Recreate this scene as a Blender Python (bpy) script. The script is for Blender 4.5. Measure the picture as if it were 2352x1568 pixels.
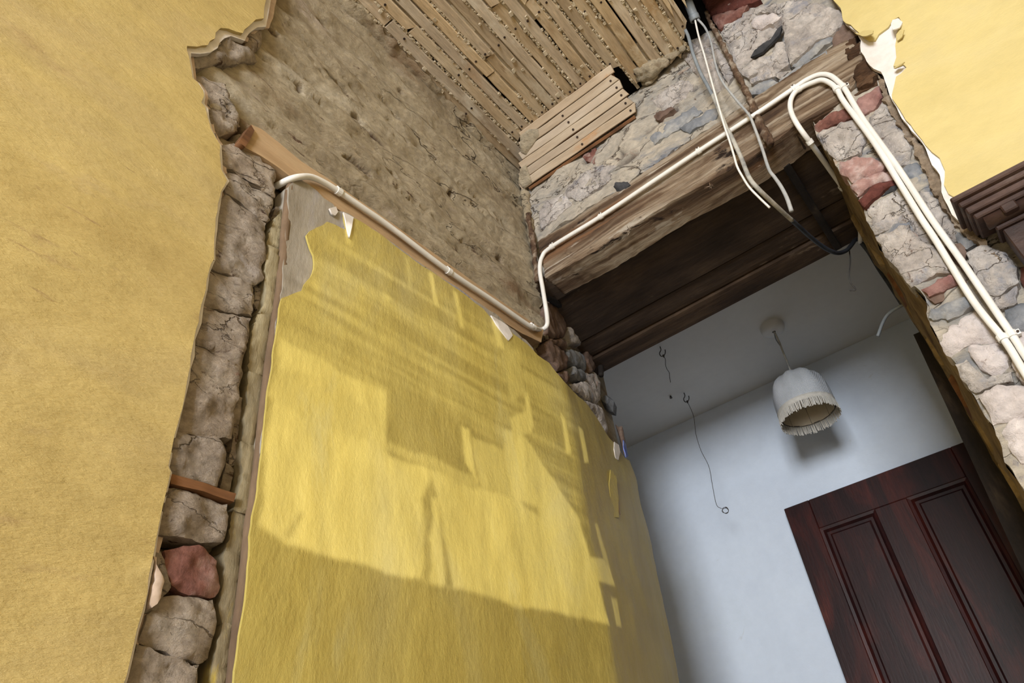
import bpy, bmesh, math, random
import numpy as np
from mathutils import Vector, Matrix, noise
from mathutils.geometry import delaunay_2d_cdt

random.seed(7)
for o in list(bpy.data.objects):
    bpy.data.objects.remove(o, do_unlink=True)
scene = bpy.context.scene
COL = scene.collection

# ---------------------------------------------------------------- frame of the place
# one unit = the width of the doorway; S turns units into metres, H0 is the eye height
S, H0 = 0.75, 0.95
F, CX, CY = 1678.0, 1176.0, 784.0
R = np.array([[0.77764535, 0.45100063, 0.43802528],
              [0.62063573, -0.4394319, -0.64939271],
              [-0.10039424, 0.77685136, -0.62162927]])
YW, ZC, ZS = 1.698, 2.442, 1.797          # doorway wall, lath ceiling, lintel underside
YR = 2.33                                  # rear face of the doorway wall
ZF = -H0 / S                               # floor
YB, ZB = 3.54, 2.15                        # far wall and ceiling of the white room

def G(p):
    return Vector((p[0] * S, p[1] * S, p[2] * S + H0))

def ray(u, v):
    return R @ np.array([u - CX, -(v - CY), -F])

# ---------------------------------------------------------------- camera, light, exposure
cam_d = bpy.data.cameras.new('camera')
cam = bpy.data.objects.new('camera', cam_d)
COL.objects.link(cam)
mw = Matrix([[R[i][j] for j in range(3)] + [0] for i in range(3)] + [[0, 0, 0, 1]])
mw.translation = G((0, 0, 0))
cam.matrix_world = mw
cam_d.sensor_width = 36.0
cam_d.lens = 36.0 * F / 2352.0
cam_d.clip_start = 0.01
scene.camera = cam

world = bpy.data.worlds.new('world')
scene.world = world
world.use_nodes = True
world.node_tree.nodes['Background'].inputs[0].default_value = (0.62, 0.78, 1.0, 1)
world.node_tree.nodes['Background'].inputs[1].default_value = 1.0

WIN = dict(x0=0.35, x1=2.15, z0=0.0, z1=2.1, y=-5.0)     # the window behind the camera
al = bpy.data.lights.new('window_daylight', 'AREA')
al.shape = 'RECTANGLE'
al.size = (WIN['x1'] - WIN['x0']) * S
al.size_y = (WIN['z1'] - WIN['z0']) * S
al.energy = 300.0
al.color = (0.90, 0.945, 1.0)
ao = bpy.data.objects.new('window_daylight', al)
COL.objects.link(ao)
ao.location = G(((WIN['x0'] + WIN['x1']) / 2, WIN['y'] - 0.12, (WIN['z0'] + WIN['z1']) / 2))
ao.rotation_euler = (math.radians(90), 0, 0)

scene.view_settings.view_transform = 'Standard'
scene.view_settings.look = 'None'
scene.view_settings.gamma = 1.0
scene.view_settings.use_curve_mapping = False
scene.view_settings.exposure = 0.18

# ---------------------------------------------------------------- materials
def lin(c):
    return tuple((x / 255 / 12.92 if x / 255 <= 0.04045 else ((x / 255 + 0.055) / 1.055) ** 2.4) for x in c[:3]) + (1,)

class NT:
    def __init__(s, tree):
        s.t = tree
        s.n = tree.nodes
        s.l = tree.links
    def new(s, typ, **kw):
        nd = s.n.new(typ)
        for k, v in kw.items():
            setattr(nd, k, v)
        return nd
    def link(s, a, b):
        s.l.new(a, b)
    def setin(s, nd, i, v):
        if isinstance(v, bpy.types.NodeSocket):
            s.l.new(v, nd.inputs[i])
        elif v is not None:
            nd.inputs[i].default_value = v
    def math(s, op, a, b=None, c=None, clamp=False):
        nd = s.new('ShaderNodeMath', operation=op, use_clamp=clamp)
        s.setin(nd, 0, a); s.setin(nd, 1, b)
        if c is not None:
            s.setin(nd, 2, c)
        return nd.outputs[0]
    def vmath(s, op, a, b=None):
        nd = s.new('ShaderNodeVectorMath', operation=op)
        s.setin(nd, 0, a); s.setin(nd, 1, b)
        return nd.outputs[1] if op in ('DOT_PRODUCT', 'LENGTH', 'DISTANCE') else nd.outputs[0]
    def noise(s, vec, scale, detail=5, rough=0.6, dist=0.0):
        nd = s.new('ShaderNodeTexNoise')
        s.setin(nd, 'Vector', vec)
        nd.inputs['Scale'].default_value = scale
        nd.inputs['Detail'].default_value = detail
        nd.inputs['Roughness'].default_value = rough
        nd.inputs['Distortion'].default_value = dist
        return nd.outputs[0]
    def ramp(s, fac, cols):
        nd = s.new('ShaderNodeValToRGB')
        e = nd.color_ramp.elements
        while len(e) < len(cols):
            e.new(0.5)
        for el, (p, c) in zip(e, cols):
            el.position = p
            el.color = c if len(c) == 4 else lin(c)
        s.link(fac, nd.inputs[0])
        return nd.outputs[0]
    def rng(s, v, a, b, c=0.0, d=1.0):
        nd = s.new('ShaderNodeMapRange')
        s.setin(nd, 0, v)
        for i, x in enumerate((a, b, c, d)):
            nd.inputs[i + 1].default_value = x
        return nd.outputs[0]
    def mix(s, fac, a, b, blend='MIX'):
        nd = s.new('ShaderNodeMix', data_type='RGBA', blend_type=blend)
        s.setin(nd, 0, fac); s.setin(nd, 6, a); s.setin(nd, 7, b)
        return nd.outputs[2]
    def map(s, vec, scale, loc=(0, 0, 0), rot=(0, 0, 0)):
        nd = s.new('ShaderNodeMapping')
        s.setin(nd, 0, vec)
        nd.inputs[1].default_value = loc
        nd.inputs[2].default_value = rot
        nd.inputs[3].default_value = scale
        return nd.outputs[0]

MATS = {}
def mat(name, cols, scale=4.0, stretch=(1, 1, 1), detail=6, rough=0.9, bump=0.3, bscale=60.0, bstretch=None,
        fine=0.15, fscale=90.0, spots=(), cracks=None, attr=None, rnd=0.0, spec=0.25, dist=0.3, bdist=0.004, sheen=0):
    m = bpy.data.materials.new(name)
    m.use_nodes = True
    t = NT(m.node_tree)
    bs = t.n['Principled BSDF']
    co = t.new('ShaderNodeTexCoord').outputs['Object']
    if rnd:
        oi = t.new('ShaderNodeObjectInfo')
        off = t.vmath('SCALE', (17.3, 9.1, 23.7))
        off.node.inputs[3].default_value = 1.0
        t.link(oi.outputs['Random'], off.node.inputs[3])
        co = t.vmath('ADD', co, off)
    v = t.map(co, stretch)
    c = t.ramp(t.noise(v, scale, detail, 0.62, dist), cols)
    if fine:
        fn = t.noise(t.map(co, bstretch or stretch), fscale, 6, 0.65)
        fv = t.rng(fn, 0.3, 0.7, 1 - fine, 1 + fine)
        comb = t.new('ShaderNodeCombineColor')
        for i in range(3):
            t.link(fv, comb.inputs[i])
        c = t.mix(1.0, c, comb.outputs[0], 'MULTIPLY')
    for sp in spots:
        sc, lo, hi, col = sp[:4]
        st = sp[4] if len(sp) > 4 else stretch
        msk = t.rng(t.noise(t.map(co, st, loc=(sc, 3.1 * sc, 1.7)), sc, 6, 0.65, 0.4), lo, hi)
        c = t.mix(msk, c, lin(col))
    if rnd:
        hv = t.new('ShaderNodeHueSaturation')
        t.link(c, hv.inputs['Color'])
        t.link(t.rng(oi.outputs['Random'], 0, 1, 1 - rnd, 1 + rnd), hv.inputs['Value'])
        r2 = t.math('FRACT', t.math('MULTIPLY', oi.outputs['Random'], 7.77))
        t.link(t.rng(r2, 0, 1, 1 - rnd, 1 + rnd), hv.inputs['Saturation'])
        c = hv.outputs[0]
    ht = t.noise(t.map(co, bstretch or stretch), bscale, 8, 0.7)
    if cracks:
        csc, cw, ccol, cst = cracks[:4]
        amt = cracks[4] if len(cracks) > 4 else 0.9
        wob = t.noise(t.map(co, cst), csc * 2.2, 4, 0.6)
        dv = t.vmath('ADD', t.map(co, cst), t.vmath('SCALE', (1, 1, 1)))
        dv.node.inputs[1].links[0].from_node.inputs[3].default_value = 0
        t.link(t.math('MULTIPLY', wob, 0.9 / csc), dv.node.inputs[1].links[0].from_node.inputs[3])
        vo = t.new('ShaderNodeTexVoronoi', feature='DISTANCE_TO_EDGE')
        t.link(dv, vo.inputs['Vector'])
        vo.inputs['Scale'].default_value = csc
        part = t.rng(t.noise(co, csc * 0.45, 3, 0.6), 0.42, 0.62)
        ck = t.math('MULTIPLY', t.rng(vo.outputs['Distance'], cw, 0.0), part)
        c = t.mix(t.math('MULTIPLY', ck, amt), c, lin(ccol))
        ht = t.math('SUBTRACT', ht, t.math('MULTIPLY', ck, 0.8))
    if attr:
        an = t.new('ShaderNodeAttribute', attribute_name=attr[0])
        c = t.mix(an.outputs['Fac'], c, lin(attr[1]))
    t.link(c, bs.inputs['Base Color'])
    bs.inputs['Roughness'].default_value = rough
    bs.inputs['Specular IOR Level'].default_value = spec
    if bump:
        bp = t.new('ShaderNodeBump')
        bp.inputs['Strength'].default_value = bump
        bp.inputs['Distance'].default_value = bdist
        t.link(ht, bp.inputs['Height'])
        t.link(bp.outputs[0], bs.inputs['Normal'])
    MATS[name] = m
    return m

mat('yellow_left', [(0.3, (184, 161, 103)), (0.5, (195, 173, 113)), (0.72, (188, 167, 117))], scale=3.0, stretch=(1, 0.7, 1.6),
    fine=0.07, fscale=16, bump=0.55, bscale=15, bstretch=(1, 0.6, 1.8), rough=0.6, bdist=0.014, dist=0.8,
    spots=[(6.5, 0.60, 0.8, (168, 142, 104), (1, 0.6, 1.8)), (2.0, 0.66, 0.8, (180, 158, 122)), (14, 0.66, 0.74, (158, 132, 92), (1, 0.5, 2.6)), (26, 0.69, 0.73, (132, 108, 76), (1, 0.35, 2.2))])
mat('yellow_right', [(0.3, (193, 174, 114)), (0.55, (203, 185, 127)), (0.75, (199, 183, 134))], scale=3.0, stretch=(0.8, 1, 1.3),
    fine=0.05, fscale=20, bump=0.4, bscale=18, bstretch=(0.8, 1, 1.6), rough=0.6, bdist=0.010, dist=0.6,
    spots=[(9.0, 0.64, 0.8, (178, 156, 106)), (24, 0.69, 0.73, (160, 138, 96), (0.5, 1, 1.8))])
mat('yellow_panel', [(0.3, (176, 156, 78)), (0.5, (186, 168, 92)), (0.7, (180, 166, 106))], scale=2.6, stretch=(1, 1.2, 0.5),
    fine=0.06, fscale=20, bump=0.5, bscale=26, bstretch=(1, 1.3, 0.7), rough=0.42, spec=0.4, bdist=0.007, dist=1.0,
    spots=[(5.0, 0.60, 0.8, (184, 174, 120)), (3.0, 0.60, 0.8, (174, 150, 66))])
mat('white_plaster', [(0.3, (205, 196, 188)), (0.7, (232, 228, 226))], scale=9, bump=0.2, fine=0.06, rough=0.8)
mat('pink_plaster', [(0.3, (178, 152, 134)), (0.7, (205, 186, 170))], scale=12, bump=0.3, fine=0.1, rough=0.9)
mat('clay', [(0.25, (148, 133, 110)), (0.5, (172, 157, 131)), (0.75, (190, 178, 156))], scale=5.0, stretch=(1, 0.6, 1.8),
    fine=0.24, fscale=60, bump=1.0, bscale=40, bstretch=(1, 0.75, 1.4), rough=0.95, bdist=0.012,
    spots=[(30, 0.64, 0.70, (96, 74, 58), (1, 0.45, 1.8)), (7, 0.60, 0.74, (182, 166, 152), (1, 0.5, 2.0)), (75, 0.66, 0.72, (88, 70, 56), (1, .7, 1.2)), (5, 0.62, 0.74, (140, 116, 90), (1, 0.5, 2.0))],
    cracks=(4.0, 0.010, (66, 50, 40), (1, 0.42, 1.5), 0.85), attr=('hole', (74, 48, 40)))  # dents show brick, darkened in colour for shade the relief lacks
mat('old_render', [(0.3, (136, 126, 110)), (0.5, (158, 150, 138)), (0.7, (150, 148, 160))], scale=7, stretch=(1, 2.0, 0.6),
    fine=0.1, bump=0.35, bscale=40, rough=0.9, cracks=(5, 0.01, (84, 80, 70), (1, 1, 1)))
mat('old_edge', [(0.3, (118, 106, 84)), (0.55, (148, 136, 108)), (0.75, (160, 150, 122))], scale=9, stretch=(1, 1.6, 0.4),
    fine=0.2, bump=0.6, bscale=50, rough=0.95, bdist=0.006, spots=[(9, 0.62, 0.72, (172, 150, 62), (1, 2, 0.4))])
mat('brown_edge', [(0.3, (92, 74, 58)), (0.7, (128, 106, 84))], scale=14, stretch=(1, 1, 0.3), fine=0.15, bump=0.5, rough=0.95)
mat('block', [(0.25, (150, 134, 118)), (0.5, (178, 162, 145)), (0.75, (200, 187, 172))], scale=14, stretch=(1, 0.9, 1.3), rnd=0.07,
    fine=0.3, fscale=80, bump=1.0, bscale=60, bstretch=(1, 0.9, 1.3), rough=0.95, bdist=0.014,
    spots=[(34, 0.62, 0.69, (100, 78, 64)), (12, 0.68, 0.75, (146, 92, 78)), (70, 0.66, 0.72, (90, 72, 60)), (8, 0.60, 0.72, (186, 174, 166))], cracks=(12, 0.02, (84, 66, 54), (1, 0.6, 1.4), 0.6))
mat('red_brick', [(0.3, (98, 62, 54)), (0.5, (124, 84, 74)), (0.75, (168, 146, 136))], scale=14, fine=0.3, bump=0.7, rough=0.95, bdist=0.006,
    spots=[(16, 0.6, 0.7, (190, 170, 158))])
mat('dark_red_brick', [(0.3, (84, 46, 40)), (0.6, (112, 66, 58)), (0.8, (150, 110, 102))], scale=12, fine=0.25, bump=0.8, rough=0.95, bdist=0.006,
    spots=[(20, 0.64, 0.72, (190, 176, 168))])
mat('purple_brick', [(0.3, (122, 82, 78)), (0.55, (160, 126, 118)), (0.75, (206, 194, 188))], scale=14, fine=0.2, bump=0.7, rough=0.95, bdist=0.006)
mat('mortar', [(0.25, (142, 143, 144)), (0.42, (182, 173, 160)), (0.6, (202, 190, 172)), (0.78, (212, 203, 190))], scale=8, stretch=(0.8, 1, 1.6),
    fine=0.22, fscale=65, bump=1.0, bscale=36, bstretch=(0.8, 1, 1.4), rough=0.95, bdist=0.014,
    spots=[(7, 0.54, 0.64, (138, 140, 146), (0.7, 1, 1.5)), (13, 0.64, 0.70, (112, 100, 92)), (50, 0.65, 0.72, (116, 98, 84)), (9, 0.64, 0.76, (200, 164, 138))],
    cracks=(8, 0.016, (104, 86, 72), (0.7, 1, 1.5), 0.7), attr=('hole', (88, 70, 58)))  # recesses in dirt brown, their shade put into the colour
mat('stone_cream', [(0.25, (158, 150, 146)), (0.5, (200, 190, 182)), (0.75, (220, 213, 207))], scale=13, rnd=0.06,
    fine=0.26, fscale=70, bump=1.0, bscale=40, rough=0.95, bdist=0.016,
    spots=[(12, 0.56, 0.66, (164, 162, 168)), (38, 0.64, 0.71, (124, 104, 94)), (9, 0.64, 0.74, (200, 168, 150))], cracks=(12, 0.014, (118, 100, 88), (1, 1, 1.5), 0.6))
mat('stone_pale', [(0.25, (196, 184, 180)), (0.7, (230, 220, 216))], scale=11, fine=0.16, fscale=70, bump=0.9, bscale=36, rough=0.95, bdist=0.012,
    spots=[(16, 0.62, 0.72, (178, 166, 162)), (40, 0.66, 0.73, (140, 120, 112))], rnd=0.05)
mat('stone_grey', [(0.25, (84, 88, 94)), (0.5, (130, 132, 136)), (0.75, (186, 180, 170))], scale=12, fine=0.15, bump=0.7, bscale=40, rough=0.9, bdist=0.008, rnd=0.06)
mat('stone_dark', [(0.3, (44, 44, 46)), (0.6, (74, 74, 76)), (0.8, (120, 112, 100))], scale=14, fine=0.2, bump=0.7, rough=0.85, bdist=0.006)
mat('stone_brown', [(0.3, (92, 72, 62)), (0.6, (124, 104, 92)), (0.8, (160, 148, 132))], scale=12, fine=0.2, bump=0.7, rough=0.95, bdist=0.006)
mat('crumble', [(0.3, (112, 94, 76)), (0.55, (152, 134, 114)), (0.8, (190, 175, 158))], scale=22, fine=0.25, bump=1.0, bscale=60, rough=0.95, bdist=0.01,
    spots=[(40, 0.62, 0.7, (84, 62, 44))])
mat('ochre_reveal', [(0.3, (96, 78, 52)), (0.55, (138, 116, 78)), (0.75, (158, 138, 104))], scale=11, fine=0.2, bump=0.6, rough=0.95, bdist=0.006,
    spots=[(9, 0.62, 0.7, (70, 50, 30)), (8, 0.64, 0.72, (140, 80, 40))])
mat('void_shade', [(0.4, (26, 22, 20)), (0.6, (40, 34, 30))], scale=5, fine=0, bump=0, rough=1.0)  # near-black colour that paints the darkness of hollows
mat('lath', [(0.25, (160, 138, 108)), (0.5, (192, 171, 142)), (0.75, (212, 196, 170))], scale=7, stretch=(3.0, 0.7, 3.0), rnd=0.16,
    fine=0.2, fscale=40, bump=0.5, bscale=40, bstretch=(4, 0.5, 4), rough=0.85,
    spots=[(5, 0.60, 0.8, (184, 148, 106), (2, 0.8, 2)), (9, 0.62, 0.72, (140, 116, 86), (3, 1, 3)), (7, 0.58, 0.68, (214, 200, 176), (1.5, 1, 1.5))])
mat('lath_x', [(0.25, (160, 140, 116)), (0.5, (184, 166, 144)), (0.75, (200, 186, 166))], scale=5, stretch=(0.7, 3.0, 3.0), rnd=0.08,
    fine=0.1, fscale=30, bump=0.35, bscale=40, bstretch=(0.5, 4, 4), rough=0.85,
    spots=[(6, 0.62, 0.75, (184, 136, 90), (.8, 2, 2)), (9, 0.68, 0.78, (140, 116, 88), (1, 3, 3))])
mat('crumbs', [(0.3, (168, 152, 126)), (0.7, (204, 190, 164))], scale=30, fine=0.1, bump=0.3, rough=0.95)
mat('ledge_wood', [(0.3, (152, 124, 92)), (0.55, (178, 150, 116)), (0.8, (190, 166, 134))], scale=5, stretch=(3, 0.6, 3.5), fine=0.08, bump=0.3,
    bscale=40, bstretch=(3, .4, 4), rough=0.85, spots=[(5, .66, .74, (150, 84, 44), (2, 1, 2))])
mat('wedge_wood', [(0.3, (82, 54, 34)), (0.6, (122, 84, 54)), (0.8, (146, 106, 74))], scale=8, stretch=(2, 0.7, 5), fine=0.1, bump=0.3, rough=0.8)
mat('beam_wood', [(0.3, (68, 51, 40)), (0.43, (108, 86, 67)), (0.52, (150, 130, 108)), (0.6, (184, 168, 148)), (0.7, (126, 102, 80))], scale=7, stretch=(0.3, 2.2, 3.4), dist=1.0,
    fine=0.22, fscale=26, bump=1.0, bscale=16, bstretch=(0.3, 3, 4.0), rough=0.9, bdist=0.014,
    spots=[(4.0, 0.58, 0.66, (134, 98, 70), (0.35, 2, 4.5)), (7, 0.60, 0.65, (44, 32, 25), (0.8, 2, 2.4)), (8, 0.58, 0.63, (196, 184, 168), (0.35, 2, 4.5))])
mat('rot_wood', [(0.3, (50, 34, 24)), (0.55, (96, 70, 50)), (0.8, (150, 124, 96))], scale=9, stretch=(0.6, 2, 3), fine=0.25, bump=1.0, bscale=25, bstretch=(.6, 2, 3), rough=0.95, bdist=0.014)
mat('soffit_wood', [(0.3, (40, 31, 24)), (0.5, (64, 51, 41)), (0.72, (92, 76, 62))], scale=4.5, stretch=(0.6, 1.8, 1), rnd=0.12, fine=0.2, fscale=40, bump=0.5, bscale=30,
    bstretch=(0.4, 3, 1), rough=0.8, spots=[(7, 0.62, 0.72, (140, 124, 108), (0.8, 1.4, 1)), (5, 0.62, 0.74, (34, 26, 21))])
mat('rust', [(0.3, (52, 34, 26)), (0.5, (104, 82, 64)), (0.7, (168, 154, 136))], scale=38, fine=0.3, bump=1.0, bscale=60, rough=0.95, bdist=0.006)
mat('white_plastic', [(0.3, (216, 213, 207)), (0.7, (230, 227, 222))], scale=20, fine=0.02, bump=0.03, rough=0.42, spec=0.4)
mat('grey_cable', [(0.3, (110, 116, 122)), (0.7, (140, 146, 150))], scale=20, fine=0.1, bump=0.1, rough=0.5)
mat('pale_cable', [(0.3, (142, 144, 146)), (0.7, (172, 172, 170))], scale=20, fine=0.12, bump=0.1, rough=0.55)
mat('dusty_cable', [(0.3, (96, 98, 102)), (0.5, (176, 172, 162)), (0.7, (206, 200, 188))], scale=14, fine=0.2, bump=0.2, rough=0.7)
mat('black_cable', [(0.3, (34, 36, 42)), (0.7, (70, 74, 82))], scale=12, fine=0.2, bump=0.1, rough=0.5)
mat('wire', [(0.3, (54, 50, 48)), (0.7, (84, 80, 76))], scale=20, fine=0.1, bump=0, rough=0.5)
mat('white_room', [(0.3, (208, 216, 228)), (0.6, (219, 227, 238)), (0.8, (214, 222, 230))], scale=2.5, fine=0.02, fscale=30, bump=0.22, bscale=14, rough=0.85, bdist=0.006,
    spots=[(10, 0.68, 0.8, (196, 196, 192))])  # cool blue of the daylight is put into the white paint
mat('white_ceiling', [(0.3, (208, 206, 202)), (0.7, (218, 216, 212))], scale=2.5, fine=0.02, fscale=30, bump=0.12, bscale=14, rough=0.9, bdist=0.005)
mat('room_wall', [(0.3, (176, 152, 100)), (0.7, (188, 164, 112))], scale=2, fine=0.03, bump=0.1, rough=0.8)
mat('room_floor', [(0.3, (158, 150, 140)), (0.7, (180, 174, 164))], scale=3, stretch=(0.5, 3, 1), fine=0.1, bump=0.2, rough=0.6)
mat('room_ceiling', [(0.3, (196, 186, 168)), (0.7, (212, 204, 188))], scale=3, fine=0.05, bump=0.2, rough=0.9)
mat('door_wood', [(0.25, (22, 8, 9)), (0.48, (42, 16, 15)), (0.62, (66, 24, 18)), (0.8, (96, 42, 28))], scale=5.0, stretch=(1.8, 1, 0.45), dist=1.4, fine=0.2, fscale=26, bump=0.15,
    bscale=40, bstretch=(4, 1, 0.35), rough=0.42, spec=0.3)
mat('post_wood', [(0.3, (26, 22, 20)), (0.6, (44, 38, 34)), (0.8, (92, 78, 62))], scale=7, stretch=(2, 1, 0.6), fine=0.2, bump=0.4, rough=0.8)
mat('carved_wood', [(0.3, (34, 22, 19)), (0.5, (52, 35, 30)), (0.64, (78, 58, 50)), (0.78, (128, 112, 102))], scale=8, stretch=(0.8, 1.4, 1.4), fine=0.16, bump=0.25, rough=0.5, spec=0.35)
mat('shade_fabric', [(0.3, (176, 178, 182)), (0.7, (196, 198, 202))], scale=10, fine=0.05, bump=0.25, bscale=120, rough=0.8)
mat('fringe', [(0.3, (186, 180, 170)), (0.7, (208, 202, 192))], scale=20, fine=0.1, bump=0.2, rough=0.9)
mat('lining', [(0.3, (196, 182, 158)), (0.7, (210, 198, 176))], scale=10, fine=0.05, bump=0.1, rough=0.9)
mat('blue_paint', [(0.3, (70, 96, 190)), (0.7, (150, 160, 200))], scale=30, fine=0.1, bump=0.2, rough=0.7)
mat('nail', [(0.3, (40, 32, 28)), (0.7, (66, 50, 40))], scale=20, fine=0, bump=0, rough=0.7)

# lampshade cloth: a fine woven grid in relief
def woven():
    m = MATS['shade_fabric']
    t = NT(m.node_tree)
    bp = [n for n in t.n if n.type == 'BUMP'][0]
    co = t.new('ShaderNodeTexCoord').outputs['Object']
    sx = t.new('ShaderNodeSeparateXYZ')
    t.link(co, sx.inputs[0])
    a = t.math('SINE', t.math('MULTIPLY', t.math('ADD', sx.outputs[0], sx.outputs[2]), 900))
    b = t.math('SINE', t.math('MULTIPLY', t.math('SUBTRACT', sx.outputs[0], sx.outputs[2]), 900))
    t.link(t.math('MULTIPLY', a, b), bp.inputs['Height'])
    bp.inputs['Strength'].default_value = 0.5
    bp.inputs['Distance'].default_value = 0.002
woven()

# ---------------------------------------------------------------- object helpers
def tag(o, label=None, cat=None, group=None, kind=None):
    if label: o['label'] = label
    if cat: o['category'] = cat
    if group: o['group'] = group
    if kind: o['kind'] = kind
    return o

def obj(name, verts, faces, m, parent=None, smooth=False, attr=None):
    me = bpy.data.meshes.new(name)
    me.from_pydata([tuple(v) for v in verts], [], faces)
    me.update()
    if isinstance(m, str):
        m = MATS[m]
    me.materials.append(m)
    if smooth:
        me.polygons.foreach_set('use_smooth', [True] * len(me.polygons))
    if attr:
        a = me.attributes.new(attr[0], 'FLOAT', 'POINT')
        a.data.foreach_set('value', attr[1])
    o = bpy.data.objects.new(name, me)
    COL.objects.link(o)
    if parent:
        o.parent = parent
    return o

def obj_bm(name, bm, m, parent=None, smooth=False):
    me = bpy.data.meshes.new(name)
    bm.to_mesh(me)
    bm.free()
    me.materials.append(MATS[m] if isinstance(m, str) else m)
    if smooth:
        me.polygons.foreach_set('use_smooth', [True] * len(me.polygons))
    o = bpy.data.objects.new(name, me)
    COL.objects.link(o)
    if parent:
        o.parent = parent
    return o

def empty(name, label, cat, group=None):
    o = bpy.data.objects.new(name, None)
    COL.objects.link(o)
    return tag(o, label, cat, group)

def add_box(bm, a, b, bevel=0.0):
    """box between two unit-space corners"""
    a, b = G(a), G(b)
    vs = [bm.verts.new((x, y, z)) for x in (a.x, b.x) for y in (a.y, b.y) for z in (a.z, b.z)]
    fs = [bm.faces.new([vs[i] for i in q]) for q in ((0, 1, 3, 2), (4, 6, 7, 5), (0, 4, 5, 1), (2, 3, 7, 6), (0, 2, 6, 4), (1, 5, 7, 3))]
    bmesh.ops.recalc_face_normals(bm, faces=fs)
    if bevel:
        es = set(e for f in fs for e in f.edges)
        bmesh.ops.bevel(bm, geom=list(es), offset=bevel * S, segments=1, affect='EDGES', profile=0.5)

def box(name, a, b, m, parent=None, bevel=0.0):
    bm = bmesh.new()
    add_box(bm, a, b, bevel)
    return obj_bm(name, bm, m, parent)

def boxes(name, lst, m, parent=None, bevel=0.0):
    bm = bmesh.new()
    for a, b in lst:
        add_box(bm, a, b, bevel)
    return obj_bm(name, bm, m, parent)

def catmull(pts, n=6):
    pts = [np.array(p, float) for p in pts]
    if len(pts) < 3:
        return pts
    P = [2 * pts[0] - pts[1]] + pts + [2 * pts[-1] - pts[-2]]
    out = []
    for i in range(1, len(P) - 2):
        for k in range(n):
            t = k / n
            a, b, c, d = P[i - 1], P[i], P[i + 1], P[i + 2]
            out.append(0.5 * (2 * b + (c - a) * t + (2 * a - 5 * b + 4 * c - d) * t * t + (3 * b - a - 3 * c + d) * t ** 3))
    out.append(pts[-1])
    return out

def tube_geo(pts, r, seg=10, rough=0.0, caps=True):
    """pts in unit space; r a number or a list"""
    P = [np.array(G(p)) for p in pts]
    n = len(P)
    rs = [r] * n if not hasattr(r, '__len__') else r
    T = [P[min(i + 1, n - 1)] - P[max(i - 1, 0)] for i in range(n)]
    T = [t / (np.linalg.norm(t) + 1e-9) for t in T]
    up = np.array([0.3, 0.2, 0.93])
    N = np.cross(T[0], up); N /= np.linalg.norm(N)
    vs, fs = [], []
    for i in range(n):
        N = N - T[i] * (N @ T[i]); N /= np.linalg.norm(N)
        B = np.cross(T[i], N)
        for k in range(seg):
            a = 2 * math.pi * k / seg
            rr = rs[i] * S
            p = P[i] + (N * math.cos(a) + B * math.sin(a)) * rr
            if rough:
                q = noise.noise(Vector(p) * 60)
                p = P[i] + (p - P[i]) * (1 + rough * q)
            vs.append(p)
    for i in range(n - 1):
        for k in range(seg):
            fs.append((i * seg + k, i * seg + (k + 1) % seg, (i + 1) * seg + (k + 1) % seg, (i + 1) * seg + k))
    if caps:
        fs.append(tuple(reversed(range(seg))))
        fs.append(tuple((n - 1) * seg + k for k in range(seg)))
    return vs, fs

def tube(name, pts, r, m, parent=None, seg=10, sm=6, rough=0.0):
    q = catmull(pts, sm) if sm else pts
    if hasattr(r, '__len__') and len(r) != len(q):
        r = list(np.interp(np.linspace(0, 1, len(q)), np.linspace(0, 1, len(r)), r))
    v, f = tube_geo(q, r, seg, rough)
    return obj(name, v, f, m, parent, smooth=True)

# ---------------------------------------------------------------- surfaces
SPLAY = 0.22
class Left:
    nrm = Vector((1, 0, 0))
    @staticmethod
    def px(u, v, d=0.0):
        r = ray(u, v)
        t = (-1 + d) / r[0]
        if r[1] * t <= YW:
            return r[1] * t, r[2] * t
        t = (-1 + d + SPLAY * YW) / (r[0] + SPLAY * r[1])
        return r[1] * t, r[2] * t
    @staticmethod
    def p3(a, b, d=0.0):
        return (-1 + d - SPLAY * max(0.0, a - YW), a, b)
class Back:
    nrm = Vector((0, -1, 0))
    @staticmethod
    def px(u, v, d=0.0):
        r = ray(u, v)
        t = (YW - d) / r[1]
        return r[0] * t, r[2] * t
    @staticmethod
    def p3(a, b, d=0.0):
        return (a, YW - d, b)
class Ceil:
    nrm = Vector((0, 0, -1))
    @staticmethod
    def px(u, v, d=0.0):
        r = ray(u, v)
        t = (ZC - d) / r[2]
        return r[0] * t, r[1] * t
    @staticmethod
    def p3(a, b, d=0.0):
        return (a, b, ZC - d)

def p3px(surf, u, v, d=0.0):
    a, b = surf.px(u, v, d)
    return surf.p3(a, b, d)

def at_y(u, v, y):
    r = ray(u, v)
    return tuple(r * (y / r[1]))
def at_z(u, v, z):
    r = ray(u, v)
    return tuple(r * (z / r[2]))

def inside(poly, pts):
    x, y = pts[:, 0], pts[:, 1]
    c = np.zeros(len(pts), bool)
    n = len(poly)
    for i in range(n):
        x1, y1 = poly[i]
        x2, y2 = poly[(i + 1) % n]
        k = ((y1 > y) != (y2 > y))
        with np.errstate(divide='ignore', invalid='ignore'):
            c ^= k & (x < (x2 - x1) * (y - y1) / (y2 - y1) + x1)
    return c

def densify(poly, step, jit=0.0, seed=0.0):
    out = []
    n = len(poly)
    for i in range(n):
        a, b = np.array(poly[i]), np.array(poly[(i + 1) % n])
        L = np.linalg.norm(b - a)
        k = max(1, int(round(L / step)))
        nn = np.array([-(b - a)[1], (b - a)[0]]) / (L + 1e-9)
        for j in range(k):
            p = a + (b - a) * j / k
            if jit and j:
                p = p + nn * jit * noise.noise(Vector((p[0] / step * 0.37, p[1] / step * 0.37, seed)))
            out.append((float(p[0]), float(p[1])))
    return out

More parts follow.
